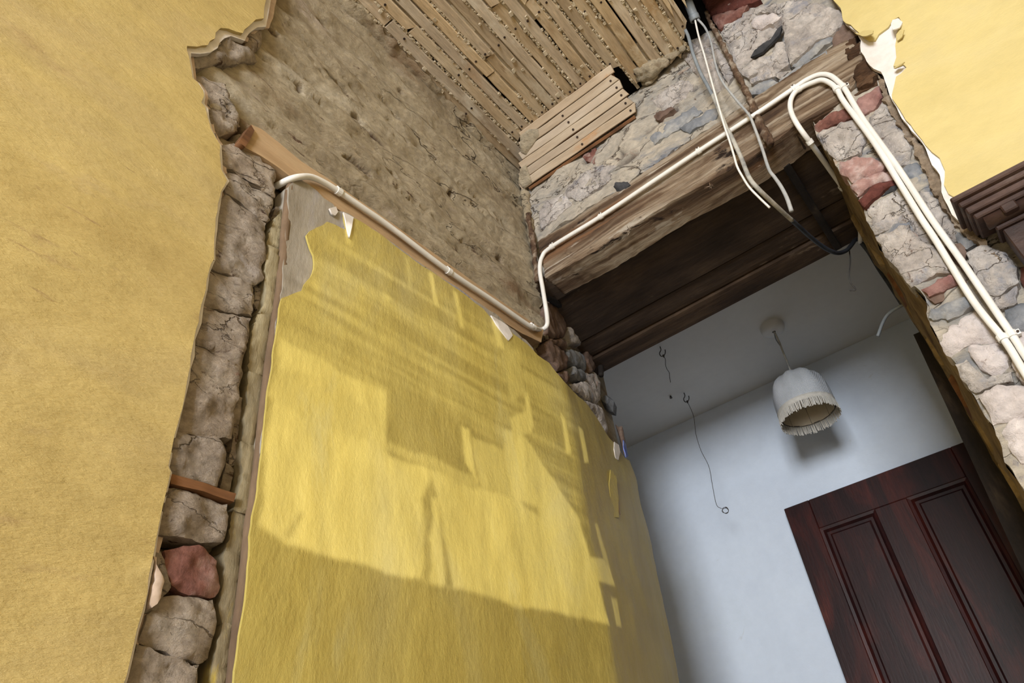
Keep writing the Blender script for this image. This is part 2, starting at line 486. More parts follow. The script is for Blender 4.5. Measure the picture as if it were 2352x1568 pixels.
def patch(name, surf, poly, m, d=0.0, thick=0.03, step=0.015, amp=0.0, freq=14.0, bulge=0.0, bw=0.02, jit=0.0, parent=None,
          hfun=None, fstretch=(1, 1), holes=None, smooth=True, lean=(0, 0), crag=0.0):
    """a slab over a traced outline with its own relief, set d proud of the surface; poly in surface coordinates"""
    seed = random.random() * 50
    bd = densify(poly, step * 0.8, jit, seed)
    bd = np.array(bd)
    lo, hi = bd.min(0), bd.max(0)
    xs = np.arange(lo[0] + step / 2, hi[0], step)
    ys = np.arange(lo[1] + step / 2, hi[1], step)
    if len(xs) and len(ys):
        gx, gy = np.meshgrid(xs, ys)
        pts = np.stack([gx.ravel(), gy.ravel()], 1)
        rs = np.random.RandomState(int(seed * 100))
        pts = pts + rs.uniform(-0.3, 0.3, pts.shape) * step
        pts = pts[inside(bd, pts)]
    else:
        pts = np.zeros((0, 2))
    nb = len(bd)
    if len(pts):
        dm = np.full(len(pts), 1e9)
        for q in bd:
            dm = np.minimum(dm, (pts[:, 0] - q[0]) ** 2 + (pts[:, 1] - q[1]) ** 2)
        dm = np.sqrt(dm)
        keep = dm > step * 0.4
        pts = pts[keep]
    allp = [Vector((float(x), float(y))) for x, y in np.vstack([bd, pts])] if len(pts) else [Vector((float(x), float(y))) for x, y in bd]
    edges = [(i, (i + 1) % nb) for i in range(nb)]
    vo, eo, fo, _, _, _ = delaunay_2d_cdt(allp, edges, [], 1, 1e-7)
    V = np.array([(v.x, v.y) for v in vo])
    dist = np.full(len(V), 1e9)
    for q in bd:
        dist = np.minimum(dist, (V[:, 0] - q[0]) ** 2 + (V[:, 1] - q[1]) ** 2)
    dist = np.sqrt(dist)
    cen = V.mean(0)
    H = np.full(len(V), d, float)
    if bulge:
        k = np.clip(dist / bw, 0, 1)
        H += bulge * np.sqrt(1 - (1 - k) ** 2)
    H += (V - cen) @ np.array(lean)
    hol = np.zeros(len(V))
    for i, (x, y) in enumerate(V):
        if amp:
            q = Vector((x * freq * fstretch[0], y * freq * fstretch[1], seed))
            H[i] += amp * noise.fractal(q, 0.8, 2.1, 5)
            if crag:
                H[i] += amp * crag * (noise.turbulence(q * 1.3, 4, True) - 0.9)
        if hfun:
            H[i] += hfun(x, y)
    if holes:
        for (hx, hy, ra, rb, dep) in holes:
            q = ((V[:, 0] - hx) / ra) ** 2 + ((V[:, 1] - hy) / rb) ** 2
            k = np.clip(1.25 - q, 0, 1)
            k = k * k * (3 - 2 * k)
            H -= dep * k
            hol = np.maximum(hol, k)  # colour mask: dents painted darker where shallow relief gives little shade
    verts = [G(surf.p3(x, y, h)) for (x, y), h in zip(V, H)]
    faces = [tuple(f) for f in fo]
    # orientation
    nsum = Vector((0, 0, 0))
    for f in faces[:40]:
        a, b, c = (verts[i] for i in f[:3])
        nsum += (b - a).cross(c - a)
    if nsum.dot(surf.nrm) < 0:
        faces = [tuple(reversed(f)) for f in faces]
    # rim: boundary edges of the triangulation
    cnt = {}
    for f in faces:
        for i in range(len(f)):
            a, b = f[i], f[(i + 1) % len(f)]
            cnt[(a, b)] = cnt.get((a, b), 0) + 1
    rim = [(a, b) for (a, b) in cnt if (b, a) not in cnt]
    back, front = {}, {}
    hl = list(hol)
    for a, b in rim:
        for i in (a, b):
            if i not in back:
                front[i] = len(verts)
                verts.append(verts[i].copy())
                back[i] = len(verts)
                verts.append(G(surf.p3(V[i][0], V[i][1], H[i] - thick)))
                hl += [hol[i], hol[i]]
    for a, b in rim:
        faces.append((front[b], front[a], back[a], back[b]))
    return obj(name, verts, faces, m, parent, smooth=False if not smooth else True, attr=('hole', hl) if holes else None)

def pxpoly(surf, pts, d=0.0):
    return [surf.px(u, v, d) for u, v in pts]

def stone(surf, pts, m, parent, d=0.012, bulge=0.02, bw=0.03, amp=0.006, name='stone', step=0.016, thick=0.05, freq=22, jit=0.006, lean=(0, 0), crag=0.7):
    cu = sum(p[0] for p in pts) / len(pts)
    cv = sum(p[1] for p in pts) / len(pts)
    pts = [(cu + (u - cu) * 1.03, cv + (v - cv) * 1.03) for u, v in pts]
    return patch(name, surf, pxpoly(surf, pts, d), m, d - bulge * 0.6, thick, min(step, 0.010), amp, freq, bulge * 0.5, bw * 0.55, jit, parent, lean=lean, crag=crag)

# ================================================================ THE SETTING
def prism(name, foot, z0, z1, m, parent=None):
    n = len(foot)
    vs = [G((x, y, z0)) for x, y in foot] + [G((x, y, z1)) for x, y in foot]
    fs = [tuple(range(n)), tuple(range(2 * n - 1, n - 1, -1))] + [(i, i + n, (i + 1) % n + n, (i + 1) % n) for i in range(n)]
    return obj(name, vs, fs, m, parent)

ZT = 3.05
YE = 2.50                                       # end of the painted reveal
floor = tag(box('floor', (-2.5, -5.2, ZF - 0.1), (3.2, YB + 0.2, ZF), 'room_floor'), 'pale dusty floor below the picture', 'floor', kind='structure')
wall_left = prism('wall_left', [(-1.035, -5.2), (-1.035, YW), (-1.035 - SPLAY * (YE - YW), YE), (-1.5, YE), (-1.5, -5.2)], ZF, ZT, 'clay')
tag(wall_left, 'left wall of crumbling masonry with yellow painted plaster and bare brown clay', 'wall', kind='structure')
wall_back = boxes('wall_back', [((-1.5, YW + 0.035, ZS + 0.03), (3.1, YR - 0.02, ZT)), ((0.06, YW + 0.035, ZF), (3.1, YR - 0.02, ZS + 0.03))], 'mortar')
tag(wall_back, 'rubble stone wall around the doorway with yellow plaster at right', 'wall', kind='structure')
wall_near = boxes('wall_near', [((-1.2, -5.16, ZF), (WIN['x0'], -5.0, ZT)), ((WIN['x1'], -5.16, ZF), (3.1, -5.0, ZT)),
                                ((WIN['x0'], -5.16, ZF), (WIN['x1'], -5.0, WIN['z0'])), ((WIN['x0'], -5.16, WIN['z1']), (WIN['x1'], -5.0, ZT))], 'room_wall')
tag(wall_near, 'yellow room wall with the window, behind the viewer', 'wall', kind='structure')
wall_right = tag(box('wall_right', (3.0, -5.1, ZF), (3.15, YW + 0.1, ZT), 'room_wall'), 'yellow room wall far to the right, outside the picture', 'wall', kind='structure')
w1 = empty('window_1', 'white framed window behind the viewer', 'window')
w1['kind'] = 'structure'
fw = 0.05
xm = (WIN['x0'] + WIN['x1']) / 2
boxes('window_frame', [((WIN['x0'], -5.09, WIN['z0']), (WIN['x0'] + fw, -5.04, WIN['z1'])), ((WIN['x1'] - fw, -5.09, WIN['z0']), (WIN['x1'], -5.04, WIN['z1'])),
                       ((WIN['x0'], -5.09, WIN['z0']), (WIN['x1'], -5.04, WIN['z0'] + fw)), ((WIN['x0'], -5.09, WIN['z1'] - fw), (WIN['x1'], -5.04, WIN['z1'])),
                       ((xm - fw / 2, -5.09, WIN['z0']), (xm + fw / 2, -5.04, WIN['z1']))], 'white_plastic', w1)

# lath ceiling with a near-black backing painting the darkness above it, plain ceiling elsewhere
XL1 = -0.155                                     # right end of the laths
ceiling = boxes('ceiling', [((-1.2, -0.5, ZC + 0.05), (XL1 - 0.03, YW + 0.05, ZC + 0.12))], 'void_shade')
tag(ceiling, 'old ceiling of bare wooden laths with mortar squeezed between them', 'ceiling', kind='structure')
ceiling_room = boxes('ceiling_room', [((-1.2, -5.2, ZC), (3.1, -0.5, ZC + 0.1)), ((0.24, -0.5, ZC), (3.1, YW + 0.04, ZC + 0.1)),
                                      ((XL1 - 0.03, -0.5, ZC), (0.24, 1.38, ZC + 0.1))], 'room_ceiling')
tag(ceiling_room, 'plain plastered ceiling over the rest of the room', 'ceiling', kind='structure')
box('void_cover', (-1.2, 0.9, ZT - 0.02), (0.6, YW + 0.05, ZT + 0.05), 'void_shade', ceiling_room)  # added unseen lid, near-black, keeps sky light out of the void
boxes('void_side', [((XL1 - 0.06, 1.36, ZC + 0.02), (0.26, 1.38, ZT)), ((0.24, 1.36, ZC + 0.02), (0.26, YW + 0.04, ZT))], 'void_shade', ceiling_room)  # near-black sides, the darkness of the void put into colour

# white room beyond the doorway
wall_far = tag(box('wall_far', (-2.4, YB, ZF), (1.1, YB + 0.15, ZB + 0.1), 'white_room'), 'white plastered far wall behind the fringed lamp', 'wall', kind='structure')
ceiling_far = tag(box('ceiling_far', (-2.4, YR - 0.02, ZB), (1.1, YB + 0.1, ZB + 0.1), 'white_ceiling'), 'white ceiling of the room beyond the doorway', 'ceiling', kind='structure')
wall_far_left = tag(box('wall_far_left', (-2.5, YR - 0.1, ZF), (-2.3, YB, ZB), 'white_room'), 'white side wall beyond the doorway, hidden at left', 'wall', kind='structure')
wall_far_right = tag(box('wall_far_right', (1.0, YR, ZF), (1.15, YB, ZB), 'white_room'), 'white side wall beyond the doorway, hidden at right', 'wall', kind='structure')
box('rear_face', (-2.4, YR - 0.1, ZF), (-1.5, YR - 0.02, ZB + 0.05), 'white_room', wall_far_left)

# ---------------------------------------------------------------- left wall surfaces
Y_EDGE = [(611, 0), (605, 43), (586, 46), (561, 68), (557, 77), (525, 66), (507, 64), (495, 75), (493, 89), (477, 104), (454, 107), (430, 105), (429, 114),
          (434, 132), (439, 157), (442, 179), (454, 189), (466, 207), (468, 221), (462, 236), (471, 246), (477, 268), (484, 296), (495, 318), (505, 332),
          (504, 357), (507, 389), (521, 414), (507, 439), (500, 468), (495, 500), (493, 545), (491, 595), (478, 625), (472, 664), (462, 698), (456, 740), (445, 778),
          (437, 817), (435, 843), (428, 874), (422, 913), (409, 968), (400, 1002), (394, 1036), (386, 1070), (392, 1083), (381, 1130), (369, 1181), (360, 1228),
          (354, 1270), (343, 1326), (330, 1398), (315, 1449), (305, 1496), (292, 1552), (286, 1568), (262, 1680)]
DY = 0.034                                       # left plaster stands this proud
edge = pxpoly(Left, Y_EDGE, DY)
poly = [(-2.0, ZC + 0.02)] + [(edge[0][0] + 0.01, ZC + 0.02), (edge[0][0] + 0.005, 2.1)] + edge + [(edge[-1][0], ZF), (-2.0, ZF)]
patch('yellow_plaster', Left, poly, 'yellow_left', DY, 0.012, 0.03, 0.004, 5.0, jit=0.004, parent=wall_left)
# pale undercoat showing along the torn edge
E2 = []
for i, (u, v) in enumerate(Y_EDGE):
    k = 5 + 14 * max(0, noise.noise(Vector((u * 0.025, v * 0.025, 2))))
    if v < 130: k += 6
    if 40 < v < 112: E2.append((u + k * 0.6, v + k * 1.4))
    else: E2.append((u + k, v + 1))
edge2 = pxpoly(Left, E2, DY - 0.006)
poly = [(-0.4, ZC + 0.02), (edge2[0][0] + 0.01, ZC + 0.02)] + edge2 + [(edge2[-1][0], ZF), (-0.4, ZF)]
patch('white_undercoat', Left, poly, 'white_plaster', DY - 0.008, 0.012, 0.04, 0.0, jit=0.008, parent=wall_left)
E3 = [(u + 6 + 10 * max(0, noise.noise(Vector((u * 0.02, v * 0.02, 8)))), v + 3) for u, v in E2]
edge3 = pxpoly(Left, E3, DY - 0.02)
poly = [(-0.4, ZC + 0.02), (edge3[0][0] + 0.01, ZC + 0.02)] + edge3 + [(edge3[-1][0], ZF), (-0.4, ZF)]
patch('plaster_core', Left, poly, 'pink_plaster', DY - 0.022, 0.03, 0.04, 0.002, jit=0.012, parent=wall_left)

# brown clay face above the ledge
low = [(1253, 770), (1227, 772), (1065, 692), (900, 570), (776, 482), (700, 440), (645, 400), (600, 365), (562, 345), (500, 340), (478, 310), (450, 215), (425, 112), (488, 58), (552, 60), (590, 20), (596, -40)]
lowp = pxpoly(Left, low, 0.0)
poly = [(YW + 0.02, ZC + 0.05)] + [(YW + 0.02, lowp[0][1])] + lowp + [(0.12, ZC + 0.05)]
dents = []
def dent(u, v, la, lb, dep=0.03):
    a, b = Left.px(u, v)
    dents.append((a, b, la * 1.25, lb * 1.35, dep))
for q in [(790, 195, .042, .012, .05), (765, 172, .02, .006, .03), (803, 205, .012, .008), (822, 372, .03, .012, .05), (845, 388, .02, .008, .04), (905, 398, .016, .009, .04), (826, 268, .016, .009),
          (1046, 335, .012, .012), (1025, 357, .016, .008), (912, 265, .014, .008), (925, 205, .012, .006), (750, 55, .02, .012, .03), (620, 75, .02, .01, .02), (1046, 442, .006, .02, .03),
          (690, 200, .012, .005), (1150, 505, .008, .006), (1155, 592, .014, .008, .03), (660, 150, .03, .006, .02), (540, 285, .03, .014, .05), (528, 298, .012, .016, .05), (860, 310, .05, .004, .015), (930, 320, .016, .004)]:
    dent(*q)
def ridges(x, y):
    # courses of daubed clay running along the wall, bellying out towards the ceiling
    w = 0.008 * math.sin(y * 55 + 2.2 * noise.noise(Vector((x * 3, y * 3, 1)))) + 0.010 * noise.noise(Vector((x * 5, y * 13, 4)))
    g = ((y + 0.012 * noise.noise(Vector((x * 4, y * 2, 8))) + 0.02 * x) % 0.078) / 0.078
    k = noise.noise(Vector((x * 7, y * 5, 11)))
    if k > -0.15: w -= 0.016 * math.exp(-((g - 0.5) / 0.06) ** 2) * min(1, (k + 0.15) * 3)
    return w + 0.05 * max(0.0, (0.75 - x)) * max(0.0, y - 1.5)
patch('clay_daub', Left, poly, 'clay', -0.004, 0.05, 0.0095, 0.010, 9.0, jit=0.01, parent=wall_left, hfun=ridges, fstretch=(0.7, 1.5), holes=dents, crag=0.5)

# stone-like lumps in the upper left of the clay
for pts in [[(450, 115), (520, 85), (575, 100), (600, 130), (560, 135), (500, 140), (455, 150)],
            [(565, 62), (590, 48), (606, 55), (612, 90), (590, 112), (572, 95)],
            [(452, 160), (520, 190), (545, 240), (560, 280), (520, 260), (480, 235), (470, 200)],
            [(478, 245), (520, 255), (548, 272), (555, 292), (520, 300), (500, 318), (486, 285)]]:
    stone(Left, pts, 'block', wall_left, d=0.022, bulge=0.02, bw=0.03, amp=0.012, name='clay_lump')

def interp_edge(E, v):
    return float(np.interp(v, [p[1] for p in E], [p[0] for p in E]))
# the stub of a removed partition: bonded blocks one above the other
BL = [('block', [(505, 334), (545, 322), (566, 340), (600, 355), (640, 386), (633, 413), (635, 448), (600, 425), (560, 400), (522, 376)]),
      ('block', [(522, 380), (560, 404), (600, 430), (632, 452), (625, 499), (615, 504), (570, 470), (524, 440), (518, 412)]),
      ('block', [(524, 445), (570, 475), (614, 510), (612, 526), (613, 564), (608, 637), (587, 646), (545, 630), (496, 606), (496, 560), (503, 500), (508, 462)]),
      ('block', [(495, 611), (545, 634), (584, 652), (586, 690), (582, 722), (540, 712), (470, 690), (480, 640)]),
      ('block', [(468, 696), (540, 717), (580, 728), (578, 752), (571, 786), (560, 836), (520, 815), (452, 775), (460, 730)]),
      ('block', [(450, 781), (520, 820), (559, 842), (556, 900), (546, 930), (538, 1000), (505, 1000), (412, 978), (425, 900), (438, 840)]),
      ('block', [(410, 984), (505, 1005), (516, 1020), (522, 1049), (514, 1080), (505, 1112), (460, 1098), (392, 1084), (400, 1030)]),
      ('block', [(395, 1112), (460, 1128), (528, 1154), (532, 1180), (528, 1200), (516, 1240), (470, 1240), (372, 1222), (382, 1160)]),
      ('red_brick', [(385, 1262), (430, 1250), (480, 1258), (505, 1285), (508, 1330), (500, 1365), (440, 1362), (400, 1340), (390, 1300)]),
      ('block', [(356, 1262), (382, 1260), (388, 1305), (398, 1345), (384, 1362), (360, 1400), (340, 1400), (348, 1330)]),
      ('block', [(382, 1366), (440, 1368), (496, 1374), (498, 1403), (501, 1449), (486, 1505), (460, 1520), (400, 1500), (330, 1470), (345, 1410)]),
      ('block', [(326, 1476), (400, 1505), (462, 1524), (458, 1568), (450, 1620), (300, 1620), (310, 1540)])]
for i, (m, pts) in enumerate(BL):
    pts = [((interp_edge([e for e in Y_EDGE if e[1] > 325], v) - 10) if u - interp_edge([e for e in Y_EDGE if e[1] > 325], v) < 16 else u, v) for u, v in pts]
    stone(Left, pts, m, wall_left, d=0.022 + 0.006 * random.random(), bulge=0.010, bw=0.014, amp=0.007, name='masonry_block', step=0.0105, freq=26)
# slip of plaster against the brick
stone(Left, [(357, 1275), (366, 1278), (378, 1320), (372, 1370), (352, 1392), (350, 1370), (362, 1330)], 'pink_plaster', wall_left, d=0.034, bulge=0.006, bw=0.01, amp=0.002, name='plaster_slip', step=0.01)
# wooden wedge between the courses
o = patch('wooden_wedge', Left, pxpoly(Left, [(394, 1088), (400, 1086), (470, 1106), (546, 1131), (541, 1150), (470, 1126), (396, 1108)], 0.03), 'wedge_wood', 0.026, 0.05, 0.012, 0.002, parent=wall_left)
o['label'] = 'brown wooden wedge between the blocks'

# old plaster edge between the stub and the painted panel
CR = [(655, 470), (642, 490), (621, 524), (615, 568), (611, 637), (612, 676), (594, 722), (582, 756), (577, 790), (575, 836), (571, 900), (566, 940), (560, 1000), (557, 1070), (543, 1160), (526, 1241), (518, 1305), (506, 1390), (515, 1425), (504, 1480), (494, 1530), (488, 1600)]
PE = [(667, 453), (660, 520), (656, 568), (648, 664), (640, 721), (629, 798), (621, 900), (614, 913), (605, 1000), (597, 1083), (579, 1207), (567, 1326), (550, 1458), (539, 1568), (528, 1640)]
cuts = [476, 560, 712, 850, 1010, 1165, 1262, 1425, 1600]
for a, b in zip(cuts[:-1], cuts[1:]):
    gap = 1
    l = [(interp_edge(CR, v) + random.uniform(0, 6), v) for v in np.linspace(a + gap, b - gap, 7)]
    r = [(interp_edge(PE, v) - 10, v + 12) for v in np.linspace(b - gap, a + gap, 7)]
    stone(Left, l + r, 'old_edge', wall_left, d=0.016 + random.uniform(-0.004, 0.006), bulge=0.008, bw=0.010, amp=0.005, name='old_plaster', step=0.010, jit=0.006)
# inner fragments of the same plaster, flaked off towards the stub
for pts in [[(639, 470), (655, 462), (652, 500), (640, 512), (630, 494)], [(590, 650), (607, 655), (608, 690), (598, 708), (590, 690)],
            [(548, 905), (560, 910), (556, 980), (548, 1060), (535, 1065), (540, 990)], [(528, 1058), (546, 1075), (540, 1110), (530, 1128), (516, 1115)],
            [(522, 1245), (538, 1255), (536, 1300), (520, 1300)], [(512, 1350), (530, 1360), (520, 1400), (505, 1392)]]:
    stone(Left, pts, 'block', wall_left, d=0.004, bulge=0.014, bw=0.014, amp=0.004, name='plaster_fragment', step=0.01)

# ---------------------------------------------------------------- the yellow painted panel and its bare render
DP = 0.036
PANEL_TOP = [(648, 684), (695, 666), (701, 651), (715, 635), (722, 615), (720, 586), (703, 541), (711, 531), (744, 515), (752, 508), (785, 523), (799, 528), (791, 505), (789, 488), (801, 494), (826, 507),
             (866, 533), (915, 570), (952, 598), (1009, 635), (1062, 672), (1111, 709), (1128, 730), (1152, 737), (1177, 766), (1209, 790), (1234, 815), (1262, 833), (1279, 856), (1295, 876), (1315, 896),
             (1352, 933), (1381, 974), (1391, 990), (1400, 1004), (1418, 1024), (1434, 1050), (1446, 1057), (1461, 1098), (1472, 1155), (1490, 1220), (1507, 1298), (1524, 1385), (1546, 1489), (1560, 1567), (1575, 1640)]
PANEL_LEFT = [(535, 1640), (539, 1568), (550, 1458), (567, 1326), (579, 1207), (597, 1083), (614, 913), (629, 798), (640, 721)]
top = pxpoly(Left, PANEL_TOP, DP)
lft = pxpoly(Left, PANEL_LEFT, DP)
poly = top + [(top[-1][0], ZF), (lft[0][0], ZF)] + lft
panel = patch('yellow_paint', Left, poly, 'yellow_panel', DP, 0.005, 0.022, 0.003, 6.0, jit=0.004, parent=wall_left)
panel['label'] = 'bright lemon yellow painted plaster with a torn top edge'
# cement render below the paint, bare along the top
REND = [(640, 721), (648, 664), (656, 568), (663, 500), (662, 460), (664, 428), (676, 416), (692, 412), (712, 424), (728, 436), (745, 455), (765, 468), (775, 484), (790, 486), (812, 496), (866, 530), (952, 594), (1062, 667), (1124, 712),
        (1140, 722), (1172, 752), (1209, 780), (1225, 800), (1234, 826), (1279, 860), (1315, 898), (1352, 936), (1381, 976), (1400, 1006), (1420, 1030), (1440, 1060), (1458, 1100), (1470, 1155), (1488, 1220), (1522, 1385), (1558, 1567), (1572, 1640)]
rp = pxpoly(Left, REND, DP - 0.005)
rl = pxpoly(Left, PANEL_LEFT, DP - 0.005)
poly = rp + [(rp[-1][0], ZF), (rl[0][0], ZF)] + rl[:-1]
patch('bare_render', Left, poly, 'old_render', DP - 0.006, 0.05, 0.024, 0.003, 9.0, jit=0.006, parent=wall_left)
# brown rounded arris where the render turns the corner
arr = [p3px(Left, u - 4, v, DP - 0.016) for u, v in [(672, 426), (667, 453), (660, 520), (656, 568), (648, 664), (640, 721), (629, 798), (614, 913), (597, 1083), (579, 1207), (567, 1326), (550, 1458), (539, 1568), (528, 1650)]]
tube('render_arris', arr, 0.0105, 'brown_edge', wall_left, seg=8, sm=4, rough=0.08)
# torn paper-thin chips of paint, white on the back
def chip(pts, m, d, parent=wall_left, name='paint_chip', curl=(0, 0), surf=Left, thick=0.004):
    return patch(name, surf, pxpoly(surf, pts, d), m, d, thick, 0.012, 0.002, 20, parent=parent, lean=curl)
chip([(789, 487), (803, 494), (812, 499), (808, 520), (803, 545), (799, 530)], 'white_plaster', DP + 0.003)
chip([(757, 478), (772, 474), (777, 486), (770, 495), (762, 490)], 'white_plaster', DP + 0.002)
chip([(1128, 724), (1150, 735), (1166, 748), (1178, 770), (1168, 782), (1155, 765), (1140, 745)], 'white_plaster', DP + 0.003)
chip([(1412, 1014), (1420, 1022), (1423, 1040), (1421, 1056), (1416, 1050), (1412, 1030)], 'white_plaster', DP + 0.004, curl=(0.1, 0))
chip([(1402, 1078), (1412, 1096), (1418, 1140), (1422, 1188), (1412, 1186), (1406, 1150), (1401, 1110)], 'yellow_panel', DP + 0.004, curl=(0.12, 0))
chip([(1404, 1078), (1411, 1100), (1420, 1150), (1426, 1182), (1418, 1170), (1408, 1120)], 'pink_plaster', DP + 0.002)

# the wooden ledge let into the clay
LEDGE = [(577, 286), (600, 296), (638, 326), (693, 372), (740, 402), (778, 428), (900, 512), (1031, 606), (1150, 690), (1227, 742), (1249, 758), (1243, 786), (1200, 766), (1065, 682), (930, 588), (776, 480), (675, 412), (638, 383), (600, 358), (563, 338), (548, 326)]
ledge = patch('wooden_ledge', Left, pxpoly(Left, LEDGE, 0.026), 'ledge_wood', 0.026, 0.05, 0.02, 0.002, 8, parent=wall_left, fstretch=(0.3, 2))
ledge['label'] = 'pale wooden board let into the clay above the yellow panel'
chip([(577, 286), (548, 326), (563, 338), (574, 322), (584, 300)], 'wedge_wood', 0.034, name='board_end', thick=0.03)

# rubble in the splayed left reveal
class_rev = [('stone_brown', [(1256, 690), (1290, 697), (1308, 732), (1302, 769), (1281, 772), (1257, 766)]), ('stone_brown', [(1256, 787), (1268, 778), (1305, 811), (1308, 842), (1287, 848), (1265, 811)]),
             ('stone_cream', [(1300, 715), (1325, 738), (1342, 765), (1345, 790), (1327, 783), (1312, 755)]), ('stone_grey', [(1308, 799), (1336, 805), (1351, 830), (1348, 848), (1327, 836), (1308, 818)]),
             ('stone_grey', [(1322, 838), (1346, 850), (1352, 872), (1338, 870), (1322, 856)]), ('stone_cream', [(1314, 879), (1351, 873), (1379, 902), (1378, 922), (1352, 914), (1323, 890)]),
             ('stone_brown', [(1350, 780), (1362, 806), (1372, 846), (1360, 852), (1352, 820)]), ('stone_brown', [(1284, 852), (1306, 848), (1316, 868), (1306, 878), (1292, 868)]), ('stone_brown', [(1262, 775), (1280, 776), (1302, 776), (1306, 800), (1290, 790)]),
             ('stone_cream', [(1352, 855), (1372, 852), (1384, 890), (1384, 915), (1368, 890)]), ('stone_cream', [(1350, 918), (1378, 926), (1394, 950), (1402, 990), (1396, 990), (1378, 955)])]
for m, pts in class_rev:
    stone(Left, pts, m, wall_left, d=0.012, bulge=0.02, bw=0.025, amp=0.007, step=0.014)

# ---------------------------------------------------------------- the doorway wall: mortar bed and stones
lin_top = [(1230, 556), (1300, 508), (1411, 437), (1500, 380), (1591, 318), (1690, 252), (1778, 192), (1850, 145), (1905, 110), (1962, 80)]
lt = pxpoly(Back, lin_top, 0.0)
bdents = []
def bdent(u, v, la, lb, dep=0.05):
    a, b = Back.px(u, v)
    bdents.append((a, b, la, lb, dep))
for q in [(1572, 215, .012, .02), (1595, 205, .012, .015), (1424, 352, .012, .028, .04), (1370, 395, .03, .01, .03), (1540, 255, .03, .012, .03), (1650, 185, .012, .02, .04), (1705, 225, .02, .02, .06), (1500, 290, .04, .01, .02),
          (1440, 365, .05, .012, .03), (1260, 470, .03, .008, .03), (1240, 520, .02, .012, .03), (1350, 362, .025, .025, .08)]:
    bdent(*q)
def bedh(x, y):
    return 0.014 * noise.noise(Vector((x * 6, y * 11, 3))) + 0.010 * noise.noise(Vector((x * 14, y * 24, 9)))
up_px = pxpoly(Back, [(1740, -60), (1700, -40), (1668, 20), (1648, 66), (1622, 70), (1590, 88), (1566, 112), (1545, 135)], 0.0)
poly = [(-1.0, 2.36), (-1.0, lt[0][1])] + lt + [(0.34, 1.9), (0.34, 2.6)] + up_px + [(-0.45, 2.46), (-0.9, 2.40)]
patch('mortar_bed', Back, poly, 'mortar', 0.0, 0.05, 0.015, 0.012, 12, parent=wall_back, hfun=bedh, fstretch=(0.8, 1.4), holes=bdents, jit=0.006, crag=0.6)

patch('void_shade_back', Back, pxpoly(Back, [(1545, 150), (1600, 110), (1660, 80), (1700, 20), (1660, -60), (1500, -60), (1440, 120)], -0.02), 'void_shade', -0.025, 0.005, 0.05, parent=wall_back)  # near-black sheet painting the dark behind the ceiling opening
RB = [('stone_pale', [(1719, 42), (1744, 25), (1770, 23), (1790, 27), (1770, 46), (1744, 54), (1725, 53)], 0.05, 0.03),
      ('stone_cream', [(1788, 4), (1828, -4), (1885, 4), (1923, 19), (1935, 38), (1904, 73), (1874, 86), (1812, 138), (1805, 115), (1798, 77), (1792, 38)], 0.035, 0.02),
      ('stone_cream', [(1652, 63), (1686, 34), (1732, 11), (1784, 2), (1788, 20), (1744, 22), (1717, 42), (1721, 60), (1667, 92)], 0.022, 0.02),
      ('stone_cream', [(1668, 98), (1723, 66), (1770, 57), (1784, 63), (1765, 90), (1732, 113), (1724, 130), (1694, 158), (1680, 132)], 0.02, 0.016),
      ('stone_cream', [(1698, 161), (1729, 134), (1763, 119), (1795, 84), (1803, 119), (1807, 138), (1778, 151), (1752, 140), (1728, 161), (1717, 174)], 0.028, 0.02),
      ('stone_cream', [(1718, 180), (1751, 144), (1770, 147), (1777, 165), (1763, 172), (1727, 184)], 0.034, 0.022),
      ('stone_grey', [(1713, 205), (1740, 184), (1767, 174), (1786, 185), (1767, 198), (1742, 212), (1719, 211)], 0.03, 0.02),
      ('stone_grey', [(1788, 182), (1805, 163), (1847, 140), (1876, 124), (1908, 107), (1900, 122), (1858, 144), (1824, 161), (1797, 184)], 0.03, 0.014),
      ('stone_grey', [(1812, 147), (1828, 134), (1874, 90), (1902, 75), (1914, 78), (1897, 98), (1858, 128), (1830, 146)], 0.02, 0.016),
      ('stone_cream', [(1587, 90), (1622, 73), (1646, 105), (1664, 132), (1683, 166), (1667, 188), (1652, 155), (1633, 120), (1606, 110)], 0.016, 0.014),
      ('stone_cream', [(1560, 118), (1588, 95), (1630, 125), (1650, 160), (1662, 190), (1636, 215), (1618, 185), (1590, 160)], 0.014, 0.014),
      ('stone_cream', [(1806, 158), (1778, 156), (1770, 168), (1790, 178)], 0.02, 0.012),
      ('stone_brown', [(1906, 78), (1935, 45), (1952, 62), (1966, 74), (1930, 98), (1912, 108)], 0.02, 0.014),
      ('stone_dark', [(1402, 420), (1411, 414), (1435, 411), (1441, 417), (1429, 427), (1408, 430)], 0.045, 0.03),
      ('red_brick', [(1331, 352), (1366, 338), (1362, 374), (1345, 366)], 0.004, 0.012),
      ('stone_cream', [(1495, 225), (1560, 180), (1590, 190), (1580, 220), (1520, 250)], 0.012, 0.012),
      ('stone_grey', [(1480, 312), (1540, 270), (1590, 240), (1610, 255), (1560, 290), (1500, 325)], 0.012, 0.012),
      ('stone_grey', [(1560, 290), (1620, 250), (1650, 245), (1640, 265), (1580, 300)], 0.012, 0.012),
      ('stone_cream', [(1300, 420), (1370, 375), (1420, 380), (1400, 410), (1330, 455), (1290, 450)], 0.010, 0.012),
      ('stone_cream', [(1235, 470), (1290, 440), (1310, 465), (1270, 500), (1238, 520)], 0.010, 0.012),
      ('stone_brown', [(1500, 262), (1530, 240), (1545, 245), (1510, 272)], 0.016, 0.012)]
for m, pts, d, bl in RB:
    stone(Back, pts, m, wall_back, d=d, bulge=bl, bw=0.022, amp=0.010, step=0.012, freq=24)
